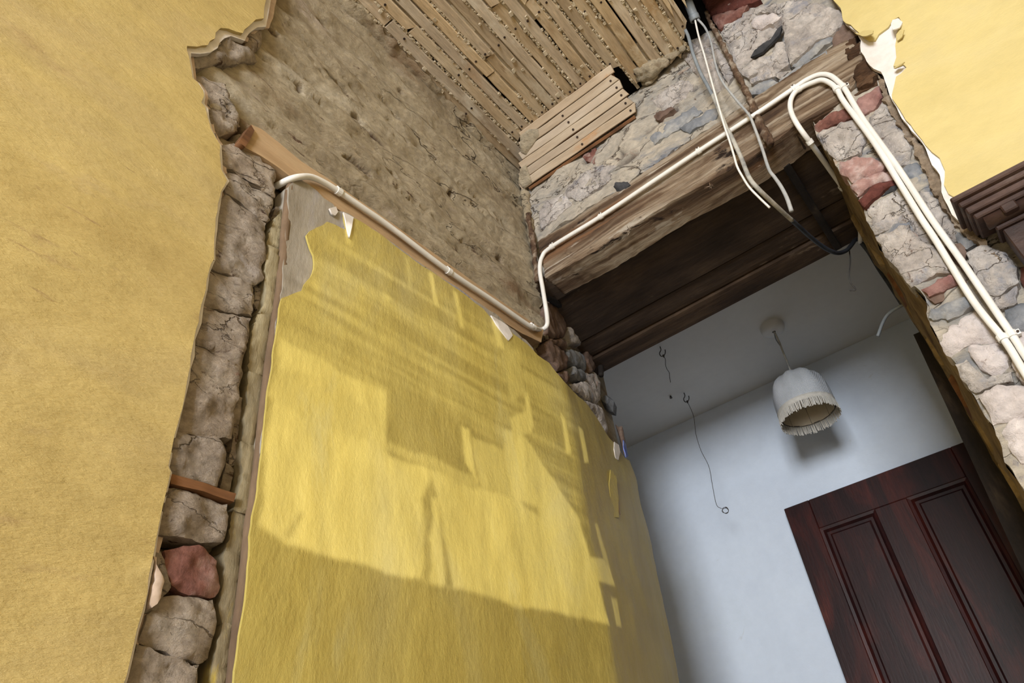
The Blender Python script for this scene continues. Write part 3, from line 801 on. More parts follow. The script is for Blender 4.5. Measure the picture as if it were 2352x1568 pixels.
# dark crevice between the stones: flat slab, its depth painted as shade
patch('crevice_shade', Back, pxpoly(Back, [(1724, 132), (1733, 115), (1753, 99), (1770, 90), (1786, 65), (1797, 57), (1790, 80), (1770, 101), (1751, 119)], 0.016), 'stone_dark', 0.016, 0.01, 0.02, 0.002, parent=wall_back)
# red timber and brick above the hole in the ceiling
for k, pts in enumerate([[(1600, -25), (1640, -45), (1700, -45), (1740, -10), (1690, 12), (1630, 28), (1618, 6)], [(1632, 32), (1690, 15), (1712, 4), (1698, 30), (1650, 60), (1640, 48)]]):
    stone(Back, pts, 'dark_red_brick' if k == 0 else 'red_brick', wall_back, d=0.03, bulge=0.02, bw=0.02, amp=0.006, name='brick', step=0.014)

# crumbs and lumps of mortar packed against the ceiling
for pts in [[(1459, 170), (1480, 156), (1516, 142), (1535, 140), (1548, 144), (1520, 172), (1490, 196), (1466, 194)], [(1530, 138), (1556, 126), (1575, 112), (1580, 122), (1550, 146)], [(1480, 196), (1505, 178), (1520, 176), (1500, 198), (1478, 204)]]:
    stone(Ceil, pts, 'clay', wall_back, d=0.03, bulge=0.035, bw=0.03, amp=0.012, name='mortar_lump', step=0.012)

# jamb stones right of the doorway
JB = [('red_brick', [(1866, 278), (1905, 256), (1941, 240), (1960, 262), (1903, 281), (1873, 298)]),
      ('purple_brick', [(1944, 238), (1966, 219), (2017, 190), (2025, 217), (1990, 250), (1962, 262)]),
      ('stone_cream', [(1873, 301), (1917, 279), (1964, 264), (1986, 268), (1990, 300), (1966, 347), (1917, 360), (1889, 332)]),
      ('stone_cream', [(1992, 262), (2026, 220), (2034, 240), (2055, 273), (2080, 299), (2092, 323), (2086, 362), (2052, 379), (2024, 357), (2001, 323), (1994, 300)]),
      ('purple_brick', [(1923, 366), (1964, 351), (2003, 357), (2027, 373), (2015, 391), (1988, 397), (1952, 409), (1928, 392)]),
      ('purple_brick', [(1948, 416), (1993, 393), (2034, 383), (2050, 400), (2023, 409), (1993, 419), (1966, 444)]),
      ('dark_red_brick', [(1967, 451), (1990, 425), (2017, 413), (2049, 406), (2054, 416), (2023, 428), (2005, 448), (1983, 468)]),
      ('stone_grey', [(2060, 384), (2088, 368), (2102, 364), (2120, 387), (2110, 411), (2087, 404), (2064, 400)]),
      ('stone_dark', [(2058, 408), (2088, 408), (2098, 412), (2090, 424), (2060, 426), (2020, 442), (2012, 452), (2030, 430)]),
      ('stone_cream', [(1990, 474), (2023, 450), (2064, 431), (2087, 454), (2111, 490), (2131, 525), (2150, 556), (2100, 540), (2084, 500), (2040, 520), (2006, 530), (1999, 496)]),
      ('stone_cream', [(2098, 424), (2131, 433), (2165, 469), (2194, 511), (2206, 534), (2178, 550), (2148, 511), (2122, 469), (2101, 440)]),
      ('stone_cream', [(2008, 536), (2050, 524), (2084, 508), (2110, 545), (2140, 556), (2160, 570), (2182, 593), (2198, 616), (2147, 621), (2115, 636), (2088, 650), (2055, 605), (2026, 572)]),
      ('purple_brick', [(2111, 655), (2150, 634), (2191, 622), (2214, 637), (2170, 655), (2130, 672)]),
      ('stone_grey', [(2149, 699), (2180, 686), (2224, 664), (2236, 690), (2173, 730), (2158, 722), (2140, 728), (2130, 722), (2134, 700)]),
      ('stone_pale', [(2149, 765), (2182, 740), (2236, 703), (2272, 737), (2292, 768), (2284, 778), (2227, 784), (2182, 811), (2170, 806)]),
      ('stone_pale', [(2222, 790), (2289, 781), (2320, 813), (2314, 835), (2280, 855), (2247, 838), (2228, 813)]),
      ('stone_cream', [(2192, 831), (2218, 820), (2240, 844), (2263, 860), (2300, 852), (2318, 846), (2322, 868), (2263, 882), (2238, 894), (2208, 866)]),
      ('stone_pale', [(2245, 902), (2289, 877), (2352, 880), (2430, 895), (2430, 940), (2352, 945), (2307, 962), (2278, 967), (2264, 933)]),
      ('stone_pale', [(2300, 990), (2318, 960), (2352, 950), (2430, 950), (2430, 1075), (2350, 1062), (2318, 1027)]),
      ('stone_cream', [(2302, 1020), (2316, 1034), (2348, 1066), (2430, 1085), (2450, 1180), (2400, 1190), (2350, 1118), (2322, 1075)]),
      ('stone_cream', [(2218, 569), (2263, 556), (2305, 569), (2332, 607), (2336, 640), (2289, 668), (2264, 662), (2238, 621), (2220, 594)]),
      ('stone_cream', [(2268, 672), (2292, 672), (2332, 650), (2332, 684), (2300, 700), (2280, 690)]),
      ('stone_grey', [(2306, 706), (2342, 688), (2440, 690), (2440, 745), (2352, 750), (2328, 760), (2306, 740)]),
      ('red_brick', [(2342, 610), (2360, 600), (2440, 620), (2440, 660), (2352, 660), (2344, 640)]),
      ('stone_pale', [(2318, 765), (2352, 756), (2440, 760), (2440, 860), (2352, 870), (2330, 850), (2322, 820)]),
      ('stone_brown', [(2150, 560), (2180, 556), (2216, 540), (2214, 566), (2216, 595), (2232, 630), (2205, 612), (2185, 588)]),
      ('stone_grey', [(2186, 520), (2210, 535), (2240, 548), (2216, 562), (2196, 548)])]
for m, pts in JB:
    stone(Back, pts, m, wall_back, d=0.028 + random.uniform(-0.008, 0.010), bulge=0.024, bw=0.022, amp=0.010, step=0.012, freq=24)
# the same masonry going on down to the floor
rs = random.Random(3)
def ring(x0, x1, z0, z1):
    k = 0.14
    j = lambda: rs.uniform(-0.012, 0.012)
    w, h = x1 - x0, z1 - z0
    return [(x0 + j(), z0 + h * k + j()), (x0 + w * k + j(), z0), ((x0 + x1) / 2, z0 + j()), (x1 - w * k, z0 + j()), (x1, z0 + h * 0.3), (x1 + j(), z1 - h * 0.3), (x1 - w * k, z1), ((x0 + x1) / 2, z1 + j()), (x0 + w * k, z1), (x0 + j(), z1 - h * 0.2)]
z = 0.50
while z > ZF + 0.05:
    h = rs.uniform(0.09, 0.15)
    x = 0.012
    while x < 0.24:
        w = rs.uniform(0.09, 0.17)
        m_ = rs.choice(['stone_cream', 'stone_pale', 'stone_cream', 'stone_grey', 'purple_brick'])
        patch('stone', Back, ring(x, min(x + w, 0.27), z - h + 0.004, z), m_, 0.018 + rs.uniform(-.006, .008), 0.05, 0.016, 0.010, 24, 0.012, 0.013, 0.005, wall_back, crag=0.7)
        x += w + 0.005
    z -= h + 0.004
ys0, ys1 = Left.px(300, 1600, 0.02)[0] - 0.01, Left.px(455, 1600, 0.02)[0]
z = Left.px(400, 1620, 0.02)[1]
while z > ZF + 0.05:
    h = rs.uniform(0.08, 0.13)
    patch('masonry_block', Left, ring(ys0, ys1, z - h + 0.004, z), 'block', 0.018, 0.05, 0.014, 0.008, 26, 0.006, 0.008, 0.005, wall_left, crag=0.7)
    z -= h + 0.003
# brown slab painting the shaded underside of the projecting brick
bk = [(2111, 656), (2170, 657), (2216, 639), (2219, 657), (2147, 695), (2129, 680)]
stone(Back, bk, 'stone_brown', wall_back, d=0.012, bulge=0.006, bw=0.02, amp=0.002, name='brick', step=0.012)
# mortar bed under the jamb stones
JE = [(1866, 276), (1872, 299), (1888, 332), (1912, 358), (1921, 384), (1945, 411), (1965, 449), (1986, 472), (1989, 505), (2006, 534), (2022, 567), (2058, 607), (2089, 656), (2125, 683), (2130, 723), (2148, 763), (2174, 813), (2192, 830), (2228, 897), (2246, 924), (2273, 969), (2299, 1018), (2308, 1063), (2352, 1125), (2420, 1235)]
je = pxpoly(Back, JE, 0.0)
poly = [(0.34, ZS - 0.02)] + [(0.16, ZS + 0.03)] + je + [(je[-1][0], ZF), (0.95, ZF), (0.95, 1.15), (0.34, 1.2)]
patch('mortar_bed', Back, poly, 'mortar', 0.004, 0.04, 0.016, 0.012, 16, parent=wall_back, hfun=bedh, jit=0.006)

# reveal of the right jamb, ochre dust on brick
vs, fs, nrow, ncol = [], [], 60, 9
zr = [at_y(1978, 552, YR), at_y(2044, 655, YR), at_y(2116, 768, YR), at_y(2228, 960, YR), at_y(2348, 1165, YR), at_y(2440, 1325, YR)]
for i in range(nrow):
    z = ZF + (ZS + 0.03 - ZF) * i / (nrow - 1)
    xf = float(np.interp(z, [p[1] for p in reversed(je)], [p[0] for p in reversed(je)]))
    xr = float(np.interp(z, [p[2] for p in reversed(zr)], [p[0] for p in reversed(zr)]))
    for j in range(ncol):
        t = j / (ncol - 1)
        y = YW - 0.004 + (YR - YW) * t
        x = xf + (xr - xf) * t + 0.012 * noise.noise(Vector((z * 14, y * 16, 3)))
        vs.append(G((x, y, z)))
for i in range(nrow - 1):
    for j in range(ncol - 1):
        a = i * ncol + j
        fs.append((a, a + 1, a + ncol + 1, a + ncol))
obj('reveal_face', vs, fs, 'ochre_reveal', wall_back, smooth=True)
for i in range(9):
    z = 0.55 + i * 0.135
    xr = float(np.interp(z, [p[2] for p in reversed(zr)], [p[0] for p in reversed(zr)]))
    bm = bmesh.new()
    y0 = YR - 0.02 - 0.18 - 0.05 * random.random()
    add_box(bm, (xr - 0.001 + 0.004 * random.random(), y0, z), (xr + 0.05, YR - 0.02, z + 0.115), 0.012)
    obj_bm('brick', bm, 'ochre_reveal' if i % 3 else 'wedge_wood', wall_back)

# yellow plaster right of the doorway, with a torn edge and white undercoat
DR = 0.05
YR_EDGE = [(1885, -60), (1914, 0), (1931, 19), (1937, 48), (1954, 57), (1962, 66), (1981, 84), (1995, 93), (2010, 92), (2018, 78), (2040, 62), (2050, 46), (2064, 38), (2070, 48), (2064, 62), (2058, 80), (2056, 104), (2059, 132), (2052, 152), (2062, 152), (2074, 147), (2082, 155),
           (2070, 168), (2058, 176), (2053, 198), (2048, 218), (2049, 226), (2081, 276), (2125, 332), (2140, 348), (2158, 362), (2170, 390), (2168, 423), (2178, 444), (2192, 452)]
ye = pxpoly(Back, YR_EDGE, DR)
poly = ye + [(0.26, 1.165), (0.9, 1.165), (0.9, ZF), (3.0, ZF), (3.0, ZC), (ye[0][0], ZC)]
patch('yellow_plaster', Back, poly, 'yellow_right', DR, 0.006, 0.028, 0.003, 6, jit=0.004, parent=wall_back)
YU = [(1888, -60), (1916, 0), (1932, 22), (1940, 52), (1966, 72), (1977, 92), (1977, 118), (1990, 140), (2006, 157), (2023, 164), (2032, 185), (2043, 218), (2050, 232), (2083, 284), (2125, 338), (2133, 360), (2140, 378), (2158, 400), (2162, 440), (2176, 470), (2186, 492), (2200, 505)]
yu = pxpoly(Back, YU, DR - 0.006)
poly = yu + [(0.3, 1.15), (1.0, 1.15), (1.0, ZC), (yu[0][0], ZC)]
patch('white_undercoat', Back, poly, 'white_plaster', DR - 0.007, 0.012, 0.03, 0.001, jit=0.005, parent=wall_back)
# crumbling plaster core along the edge
YK = [(1975, 96), (1972, 120), (1990, 145), (2010, 168), (2020, 178), (2026, 215), (2040, 250), (2070, 296), (2096, 330), (2112, 372), (2126, 392), (2138, 430), (2160, 466), (2190, 508), (2212, 534), (2250, 560)]
yk = pxpoly(Back, YK, DR - 0.02)
YK2 = [(2300, 600), (2192, 452), (2178, 446), (2140, 356), (2100, 305), (2055, 240), (2036, 200), (2015, 160)]
poly = yk + pxpoly(Back, YK2, DR - 0.02)
patch('plaster_core', Back, poly, 'crumble', DR - 0.018, 0.05, 0.009, 0.016, 34, jit=0.014, parent=wall_back, crag=0.8)
# curling flaps of paint
def flap(pts, m, surf, d, lift, axis, parent):
    return patch('paint_flap', surf, pxpoly(surf, pts, d), m, d, 0.004, 0.012, 0.002, 20, parent=parent, lean=(axis[0] * lift, axis[1] * lift))
flap([(1954, 57), (1975, 62), (2000, 72), (2010, 80), (2012, 94), (1996, 96), (1982, 88), (1964, 70)], 'yellow_right', Back, DR + 0.012, -0.5, (0, 1), wall_back)
flap([(2050, 46), (2060, 36), (2070, 42), (2066, 62), (2054, 76), (2048, 60)], 'white_plaster', Back, DR + 0.016, 0.8, (-1, 0), wall_back)
flap([(2052, 154), (2060, 146), (2078, 143), (2070, 152), (2058, 158)], 'yellow_right', Back, DR + 0.014, 0.6, (0, -1), wall_back)
flap([(2058, 78), (2068, 70), (2078, 72), (2072, 84), (2060, 90)], 'yellow_right', Back, DR + 0.014, 0.5, (1, 0), wall_back)

# ---------------------------------------------------------------- laths
def lath_mesh(p0, p1, width, th, up, nseg=10, wob=0.004, ends=(0, 0)):
    """one sawn strip from p0 to p1 (unit space), 'up' its facing direction"""
    p0, p1, up = np.array(p0, float), np.array(p1, float), np.array(up, float)
    T = (p1 - p0) / np.linalg.norm(p1 - p0)
    W = np.cross(T, up)
    sd = random.random() * 60
    vs, fs = [], []
    for i in range(nseg + 1):
        t = i / nseg
        c = p0 + (p1 - p0) * t
        c = c + W * wob * noise.noise(Vector((t * 3, sd, 0))) + up * wob * 0.7 * noise.noise(Vector((t * 4, sd, 5)))
        wl = width / 2 * (1 + 0.08 * noise.noise(Vector((t * 5, sd, 9))))
        wr = width / 2 * (1 + 0.08 * noise.noise(Vector((t * 5, sd, 14))))
        e = 0.0
        s0 = T * 0
        if i == nseg and ends[1]:
            s0 = T * ends[1]
        if i == 0 and ends[0]:
            s0 = T * ends[0]
        ch = min(th * 0.25, width * 0.08)
        for (a, b, k) in ((-wl, 0, -1), (-wl, th - ch, -1), (-wl + ch, th, -1), (wr - ch, th, 1), (wr, th - ch, 1), (wr, 0, 1)):
            vs.append(G(c + W * a + up * b + s0 * k * 0.5))
    m = 6
    for i in range(nseg):
        for k in range(m):
            fs.append((i * m + k, (i + 1) * m + k, (i + 1) * m + (k + 1) % m, i * m + (k + 1) % m))
    fs.append(tuple(range(m)))
    fs.append(tuple(reversed(range(nseg * m, nseg * m + m))))
    return vs, fs

PITCH, LW = 0.0452, 0.0402
nl = int(round((XL1 + 1.0) / PITCH))
nails = []
for i in range(nl):
    x = -1.0 + PITCH * (i + 0.5) + random.uniform(-0.002, 0.002)
    if x < -0.90: yend = YW - 0.004 - 0.01 * random.random()
    elif x < -0.43: yend = 1.545 + 0.012 * random.random()
    else: yend = YW - 0.02 - 0.03 * random.random()
    if i >= nl - 1: yend = 1.60
    elif i >= nl - 2: yend = 1.665
    sk = random.uniform(-0.006, 0.006)
    cut = random.uniform(0.75, 1.35) if i % 3 else None
    spans = [(-0.3, cut - 0.003), (cut + 0.003, yend)] if cut else [(-0.3, yend)]
    wd = LW * random.uniform(0.9, 1.06)
    for (a, b) in spans:
        dz = random.uniform(-0.003, 0.005)
        v, f = lath_mesh((x + sk * (1 - a), a, ZC + 0.012 - dz), (x + sk * (1 - b), b, ZC + 0.012 - dz), wd, 0.014, (0, 0, -1), nseg=14,
                         ends=(0, random.uniform(-0.02, 0.02) if i < nl - 2 else 0.05))
        obj('lath', v, f, 'lath', ceiling)
    for y in (yend - 0.03, yend - 0.36, yend - 0.72):
        nails.append((x + random.uniform(-0.008, 0.008), y + random.uniform(-0.01, 0.01)))
# broken splinters at the hole
for k in range(4):
    x = XL1 - 0.012 + 0.016 * k
    v, f = lath_mesh((x, 1.1, ZC + 0.01), (x + random.uniform(-0.01, 0.01), 1.50 + 0.05 * math.sin(k * 2.1), ZC - 0.004), 0.014, 0.010, (0, 0, -1), nseg=5, ends=(0, 0.05))
    obj('splintered_lath', v, f, 'lath', ceiling)
# nail heads, far too small to pick up one by one
bm = bmesh.new()
for x, y in nails:
    mtx = Matrix.Translation(G((x, y, ZC - 0.006)))
    bmesh.ops.create_cone(bm, cap_ends=True, segments=7, radius1=0.0032, radius2=0.0032, depth=0.003, matrix=mtx)
tag(obj_bm('nail_heads', bm, 'nail', ceiling), kind='stuff')
# mortar squeezed through the gaps
bm = bmesh.new()
def crumb(bm, p, r):
    c = G(p)
    vs = []
    for sx in (-1, 1):
        for sy in (-1, 1):
            for sz in (-1, 1):
                vs.append(bm.verts.new(c + Vector((sx * random.uniform(.5, 1), sy * random.uniform(.5, 1), sz * random.uniform(.5, 1))) * r * S))
    for q in ((0, 1, 3, 2), (4, 6, 7, 5), (0, 4, 5, 1), (2, 3, 7, 6), (0, 2, 6, 4), (1, 5, 7, 3)):
        bm.faces.new([vs[k] for k in q])
for i in range(nl):
    x = -1.0 + PITCH * i
    dens = 0.35 + 0.6 * abs(noise.noise(Vector((i * 1.7, 0, 0))) * 1.8)
    y = 0.55
    while y < (1.55 if -0.9 < x < -0.43 else 1.68):
        if noise.noise(Vector((i * 3.1, y * 4.0, 6))) > -0.12 and random.random() < min(1, dens + 0.4):
            crumb(bm, (x + random.uniform(-0.0035, 0.0035), y, ZC + random.uniform(-0.003, 0.004)), random.uniform(0.003, 0.0066))
        y += random.uniform(0.004, 0.010)
for k in range(46):
    i = random.randint(1, nl - 1)
    crumb(bm, (-1.0 + PITCH * i + random.uniform(-0.02, 0.02), random.uniform(0.7, 1.5), ZC - 0.004), random.uniform(0.004, 0.009))
tag(obj_bm('mortar_crumbs', bm, 'crumbs', ceiling), kind='stuff')
# mortar keys filling most of the gaps from above
vs, fs = [], []
for i in range(nl):
    x = -1.0 + PITCH * i
    y = -0.3
    while y < YW - 0.01:
        L = random.uniform(0.02, 0.05)
        if noise.noise(Vector((i * 5.3, y * 2.6, 2))) > (-0.10 if x < -0.43 else 0.0):
            b = len(vs)
            z = ZC + random.uniform(0.003, 0.011)
            for (dx, dy) in ((-0.006, 0), (0.006, 0), (0.006, L), (-0.006, L)):
                vs.append(G((x + dx, y + dy, z + random.uniform(-0.002, 0.002))))
                vs.append(G((x + dx, y + dy, z + 0.03)))
            fs += [(b, b + 2, b + 4, b + 6), (b, b + 1, b + 3, b + 2), (b + 2, b + 3, b + 5, b + 4), (b + 4, b + 5, b + 7, b + 6), (b + 6, b + 7, b + 1, b)]
        y += L
tag(obj('mortar_keys', vs, fs, 'crumbs', ceiling), kind='stuff')
# clay fillet running between the wall and the first laths
poly = [(-1.03, 0.1), (-0.945, 0.3), (-0.95, 0.62), (-0.955, 0.8), (-0.965, 1.0), (-0.975, 1.2), (-0.985, 1.45), (-0.995, YW), (-1.03, YW)]
patch('clay_fillet', Ceil, poly, 'clay', 0.008, 0.04, 0.014, 0.010, 16, bulge=0.012, bw=0.03, jit=0.012, parent=ceiling)
tube('mortar_fillet', [(-0.985, YW - 0.012, z) for z in np.linspace(2.33, 1.98, 9)], [0.012, 0.018, 0.014, 0.02, 0.015, 0.018, 0.012, 0.014, 0.01], 'clay', wall_left, seg=8, sm=5, rough=0.7)

# ---------------------------------------------------------------- sloping lath panel under the ceiling
lp = empty('lath_panel', 'sloping panel of six nailed wooden laths between ceiling and stone wall', 'panel')
YA, ZA, YBm, ZBm = 1.532, ZC - 0.003, YW - 0.012, 2.318
sl = np.array([0, YBm - YA, ZBm - ZA]); Ls = np.linalg.norm(sl); sl = sl / Ls
nrm = np.array([0, sl[2], -sl[1]])
if nrm[2] > 0: nrm = -nrm
for k in range(6):
    t = (k + 0.5) / 6 * Ls
    c = np.array([0, YA, ZA]) + sl * t
    xl = -0.87 - 0.115 * (k / 5.0)
    xr = -0.444 + random.uniform(-0.006, 0.006)
    v, f = lath_mesh((xl, c[1], c[2]), (xr, c[1], c[2]), Ls / 6 * random.uniform(0.9, 0.96), 0.014, nrm, nseg=10, wob=0.0035, ends=(0, random.uniform(-0.015, 0.015)))
    o = obj('lath', v, f, 'lath_x', lp)
    if k:
        for xx in (xr - 0.02, xr - 0.24):
            q = c + nrm * 0.0145 + np.array([xx, 0, 0])
            bmx = bmesh.new()
            bmesh.ops.create_cone(bmx, cap_ends=True, segments=8, radius1=0.0034, radius2=0.0034, depth=0.002,
                                  matrix=Matrix.Translation(G(q)) @ Vector(nrm).to_track_quat('Z', 'Y').to_matrix().to_4x4())
            obj_bm('nail', bmx, 'nail', lp)
c0 = np.array([0, YA, ZA]) - nrm * 0.012
vs = []
for x in (-0.98, -0.45):
    for (t, h) in ((0.0, 0), (Ls, 0), (Ls, -0.02), (0.0, -0.02)):
        q = np.array([x + (0.11 if (x < -0.9 and t == 0) else 0), YA, ZA]) + sl * t + nrm * h
        vs.append(G(q))
obj('backing_board', vs, [(0, 1, 2, 3), (7, 6, 5, 4), (0, 4, 5, 1), (1, 5, 6, 2), (2, 6, 7, 3), (3, 7, 4, 0)], 'wedge_wood', lp)
# lower batten carrying the laths
q = np.array([0, YA, ZA]) + sl * (Ls + 0.006)
v, f = lath_mesh((-0.96, q[1] + 0.004, q[2] - 0.002), (-0.46, q[1] + 0.004, q[2] - 0.002), 0.012, 0.010, nrm, nseg=8)
obj('batten', v, f, 'wedge_wood', lp)
class Cham:
    nrm = Vector(nrm)
    @staticmethod
    def px(u, v, d=0.0):
        r = ray(u, v)
        n = nrm
        p0 = np.array([0, YA, ZA]) + n * (0.014 + d)
        t = (p0 @ n) / (r @ n)
        p = r * t
        return p[0], (p - p0) @ sl
    @staticmethod
    def p3(a, b, d=0.0):
        p = np.array([a, YA, ZA]) + sl * b + nrm * (0.014 + d)
        return tuple(p)
patch('mortar_smear', Cham, pxpoly(Cham, [(1194, 312), (1215, 296), (1236, 296), (1238, 312), (1222, 335), (1208, 356), (1196, 350)], 0.002), 'clay', 0.002, 0.02, 0.010, 0.005, 24, bulge=0.006, bw=0.01, parent=lp)
patch('mortar_smear', Cham, pxpoly(Cham, [(1194, 388), (1208, 378), (1216, 400), (1222, 418), (1204, 434), (1190, 420)], 0.002), 'clay', 0.002, 0.02, 0.010, 0.006, 24, bulge=0.008, bw=0.01, parent=lp)

# ---------------------------------------------------------------- lintel: beam and soffit boards
lin_ = empty('lintel', 'weathered timber lintel over the doorway with dark boards on its underside', 'lintel')
DB = 0.02
BT = [(1236, 552), (1300, 512), (1411, 440), (1500, 383), (1591, 321), (1690, 255), (1778, 195), (1850, 148), (1905, 113), (1946, 92)]
BB = [(1968, 182), (1933, 231), (1864, 268), (1819, 290), (1787, 316), (1754, 338), (1709, 369), (1625, 419), (1483, 503), (1370, 575), (1254, 651)]
bt, bb = pxpoly(Back, BT, DB), pxpoly(Back, BB, DB)
bb[-1] = (bb[-1][0], ZS); 
def beamh(x, y):
    return 0.010 * noise.noise(Vector((x * 2.2, y * 26, 7))) + 0.006 * noise.noise(Vector((x * 6, y * 60, 2)))
bm_o = patch('beam', Back, bt + [Back.px(1985, 120, DB)] + bb, 'beam_wood', DB, 0.12, 0.012, 0.006, 10, bulge=0.004, bw=0.008, jit=0.003, parent=lin_, hfun=beamh, fstretch=(0.3, 2.5))
# rotted end of the beam
patch('rotten_end', Back, pxpoly(Back, [(1946, 92), (1962, 78), (1978, 100), (1995, 132), (2016, 168), (1996, 186), (1966, 196), (1960, 160), (1944, 128), (1936, 108)], DB + 0.01), 'rot_wood', DB, 0.1, 0.009, 0.022, 24, bulge=0.01, bw=0.02, jit=0.012, parent=lin_, fstretch=(0.8, 1.6))
patch('gap_shade', Back, pxpoly(Back, [(1866, 272), (1933, 234), (2012, 180), (2014, 190), (1966, 216), (1904, 254), (1868, 276)], 0.012), 'rot_wood', 0.006, 0.05, 0.014, 0.006, 24, parent=lin_)  # solid strip, the darkness of the gap put into its colour
# rusty nails and tufts on the beam's lower edge
for u, v in [(1446, 530), (1632, 428)]:
    c = np.array(p3px(Back, u, v, DB + 0.01))
    bmx = bmesh.new()
    for k in range(16):
        d = np.array([random.uniform(-1, 1), random.uniform(-0.8, 0.1), random.uniform(-1, 0.6)])
        d /= np.linalg.norm(d)
        q = c + d * random.uniform(0.01, 0.026)
        a, b = G(c), G(q)
        side = Vector((d[2], 0, -d[0])).normalized() * 0.002
        ups = (b - a).cross(side).normalized() * 0.002
        vv = [bmx.verts.new(p) for p in (a + side, a - side, a + ups, b)]
        for t3 in ((0, 1, 3), (1, 2, 3), (2, 0, 3), (0, 2, 1)):
            bmx.faces.new([vv[j] for j in t3])
    obj_bm('fibre_tuft', bmx, 'rust', lin_)
# soffit boards, front to back
ys = [YW - 0.006, 1.815, 2.10, 2.22, YR + 0.005]
xl = lambda y: -1.0 - SPLAY * max(0, y - YW) - 0.02
for k in range(4):
    y0, y1 = ys[k] + 0.006, ys[k + 1] - 0.006
    dz = (0.0, 0.010, 0.016, 0.004)[k]
    nx, ny = 30, 5
    vs, fs = [], []
    for lay in (0, 1):
        for i in range(nx + 1):
            for j in range(ny + 1):
                y = y0 + (y1 - y0) * j / ny
                x = xl(y) + (0.055 - xl(y)) * i / nx
                z = ZS + dz + 0.004 * noise.noise(Vector((x * 3, y * 20, k))) + (0.002 if j in (0, ny) else 0) + lay * 0.03
                vs.append(G((x, y, z)))
    n1 = (nx + 1) * (ny + 1)
    for i in range(nx):
        for j in range(ny):
            a = i * (ny + 1) + j
            fs.append((a, a + 1, a + ny + 2, a + ny + 1))
            fs.append((a + n1, a + n1 + ny + 1, a + n1 + ny + 2, a + n1 + 1))
        a = i * (ny + 1)
        fs.append((a, a + ny + 1, a + ny + 1 + n1, a + n1))
        a = i * (ny + 1) + ny
        fs.append((a, a + n1, a + ny + 1 + n1, a + ny + 1))
    obj('soffit_board', vs, fs, 'soffit_wood', lin_)
# dark bar standing in for the dark crack along the soffit
box('soffit_crack_bar', (-0.10, YW + 0.10, ZS - 0.012), (-0.075, YR - 0.02, ZS + 0.012), 'post_wood', lin_, 0.003)

# ================================================================ THINGS
# ---------------------------------------------------------------- white plastic conduits with clips
RC = 0.0078
def clip_on(parent, p, tdir, face, r=RC):
    """a saddle clip round the conduit: band and nailed lug"""
    p, t, n = np.array(p), np.array(tdir, float), np.array(face, float)
    t /= np.linalg.norm(t); n = n - t * (n @ t); n /= np.linalg.norm(n)
    w = np.cross(t, n)
    vs, fs = [], []
    segs = 12
    for e in (-0.007, 0.007):
        for k in range(segs):
            a = 2 * math.pi * k / segs
            for rr in (r * 1.03, r * 1.34):
                vs.append(G(p + t * e + (n * math.cos(a) + w * math.sin(a)) * rr))
    def ix(e, k, q): return e * segs * 2 + (k % segs) * 2 + q
    for k in range(segs):
        fs.append((ix(0, k, 1), ix(0, k + 1, 1), ix(1, k + 1, 1), ix(1, k, 1)))
        fs.append((ix(0, k, 0), ix(1, k, 0), ix(1, k + 1, 0), ix(0, k + 1, 0)))
        fs.append((ix(0, k, 0), ix(0, k + 1, 0), ix(0, k + 1, 1), ix(0, k, 1)))
        fs.append((ix(1, k, 0), ix(1, k, 1), ix(1, k + 1, 1), ix(1, k + 1, 0)))
    # lug
    b = len(vs)
    c = p - w * r * 1.55 - n * r * 0.2
    for a1 in (-0.006, 0.006):
        for b1 in (-r * 0.5, r * 0.5):
            for c1 in (-r * 0.9, r * 0.55):
                vs.append(G(c + t * a1 + w * b1 + n * c1))
    for q in ((0, 1, 3, 2), (4, 6, 7, 5), (0, 4, 5, 1), (2, 3, 7, 6), (0, 2, 6, 4), (1, 5, 7, 3)):
        fs.append(tuple(b + k for k in q))
    o = obj('clip', vs, fs, 'white_plastic', parent)
    bmx = bmesh.new()
    bmesh.ops.create_cone(bmx, cap_ends=True, segments=8, radius1=0.0022, radius2=0.0022, depth=0.003,
                          matrix=Matrix.Translation(G(c + n * (r * 0.6))) @ Vector(n).to_track_quat('Z', 'Y').to_matrix().to_4x4())
    obj_bm('nail', bmx, 'nail', o)
    return o

NL, NB = (1, 0, 0), (0, -1, 0)
dl, db = 0.040, 0.042
cA = empty('conduit', 'long white conduit clipped along the ledge and lintel, outer one of the pair at right', 'conduit')
ptsA = [p3px(Left, u, v, d) for u, v, d in [(634, 428, -0.01), (648, 420, 0.01), (668, 411, 0.03), (690, 406, dl), (716, 407, dl), (746, 420, dl), (778, 440, dl), (840, 482, dl), (900, 524, dl), (1031, 623, dl), (1130, 689, dl), (1205, 741, dl), (1227, 753, dl)]]
ptsA += [at_y(u, v, y) for u, v, y in [(1243, 757, YW - 0.055), (1256, 747, YW - 0.05), (1256, 722, YW - db), (1247, 665, YW - db), (1240, 620, YW - db), (1245, 590, YW - db), (1268, 566, YW - db)]]
ptsA += [p3px(Back, u, v, db) for u, v in [(1380, 497), (1500, 417), (1605, 347), (1690, 292), (1760, 246), (1828, 200), (1852, 184), (1880, 172), (1905, 173), (1926, 188), (1942, 206), (1982, 273), (2064, 387), (2138, 500), (2200, 587), (2272, 692), (2330, 777), (2352, 812), (2420, 915), (2520, 1065)]]
ptsA += [(ptsA[-1][0], YW - db, z) for z in (0.2, -0.3, ZF + 0.02)]
tube('pipe', ptsA, RC, 'white_plastic', cA, seg=14, sm=6)
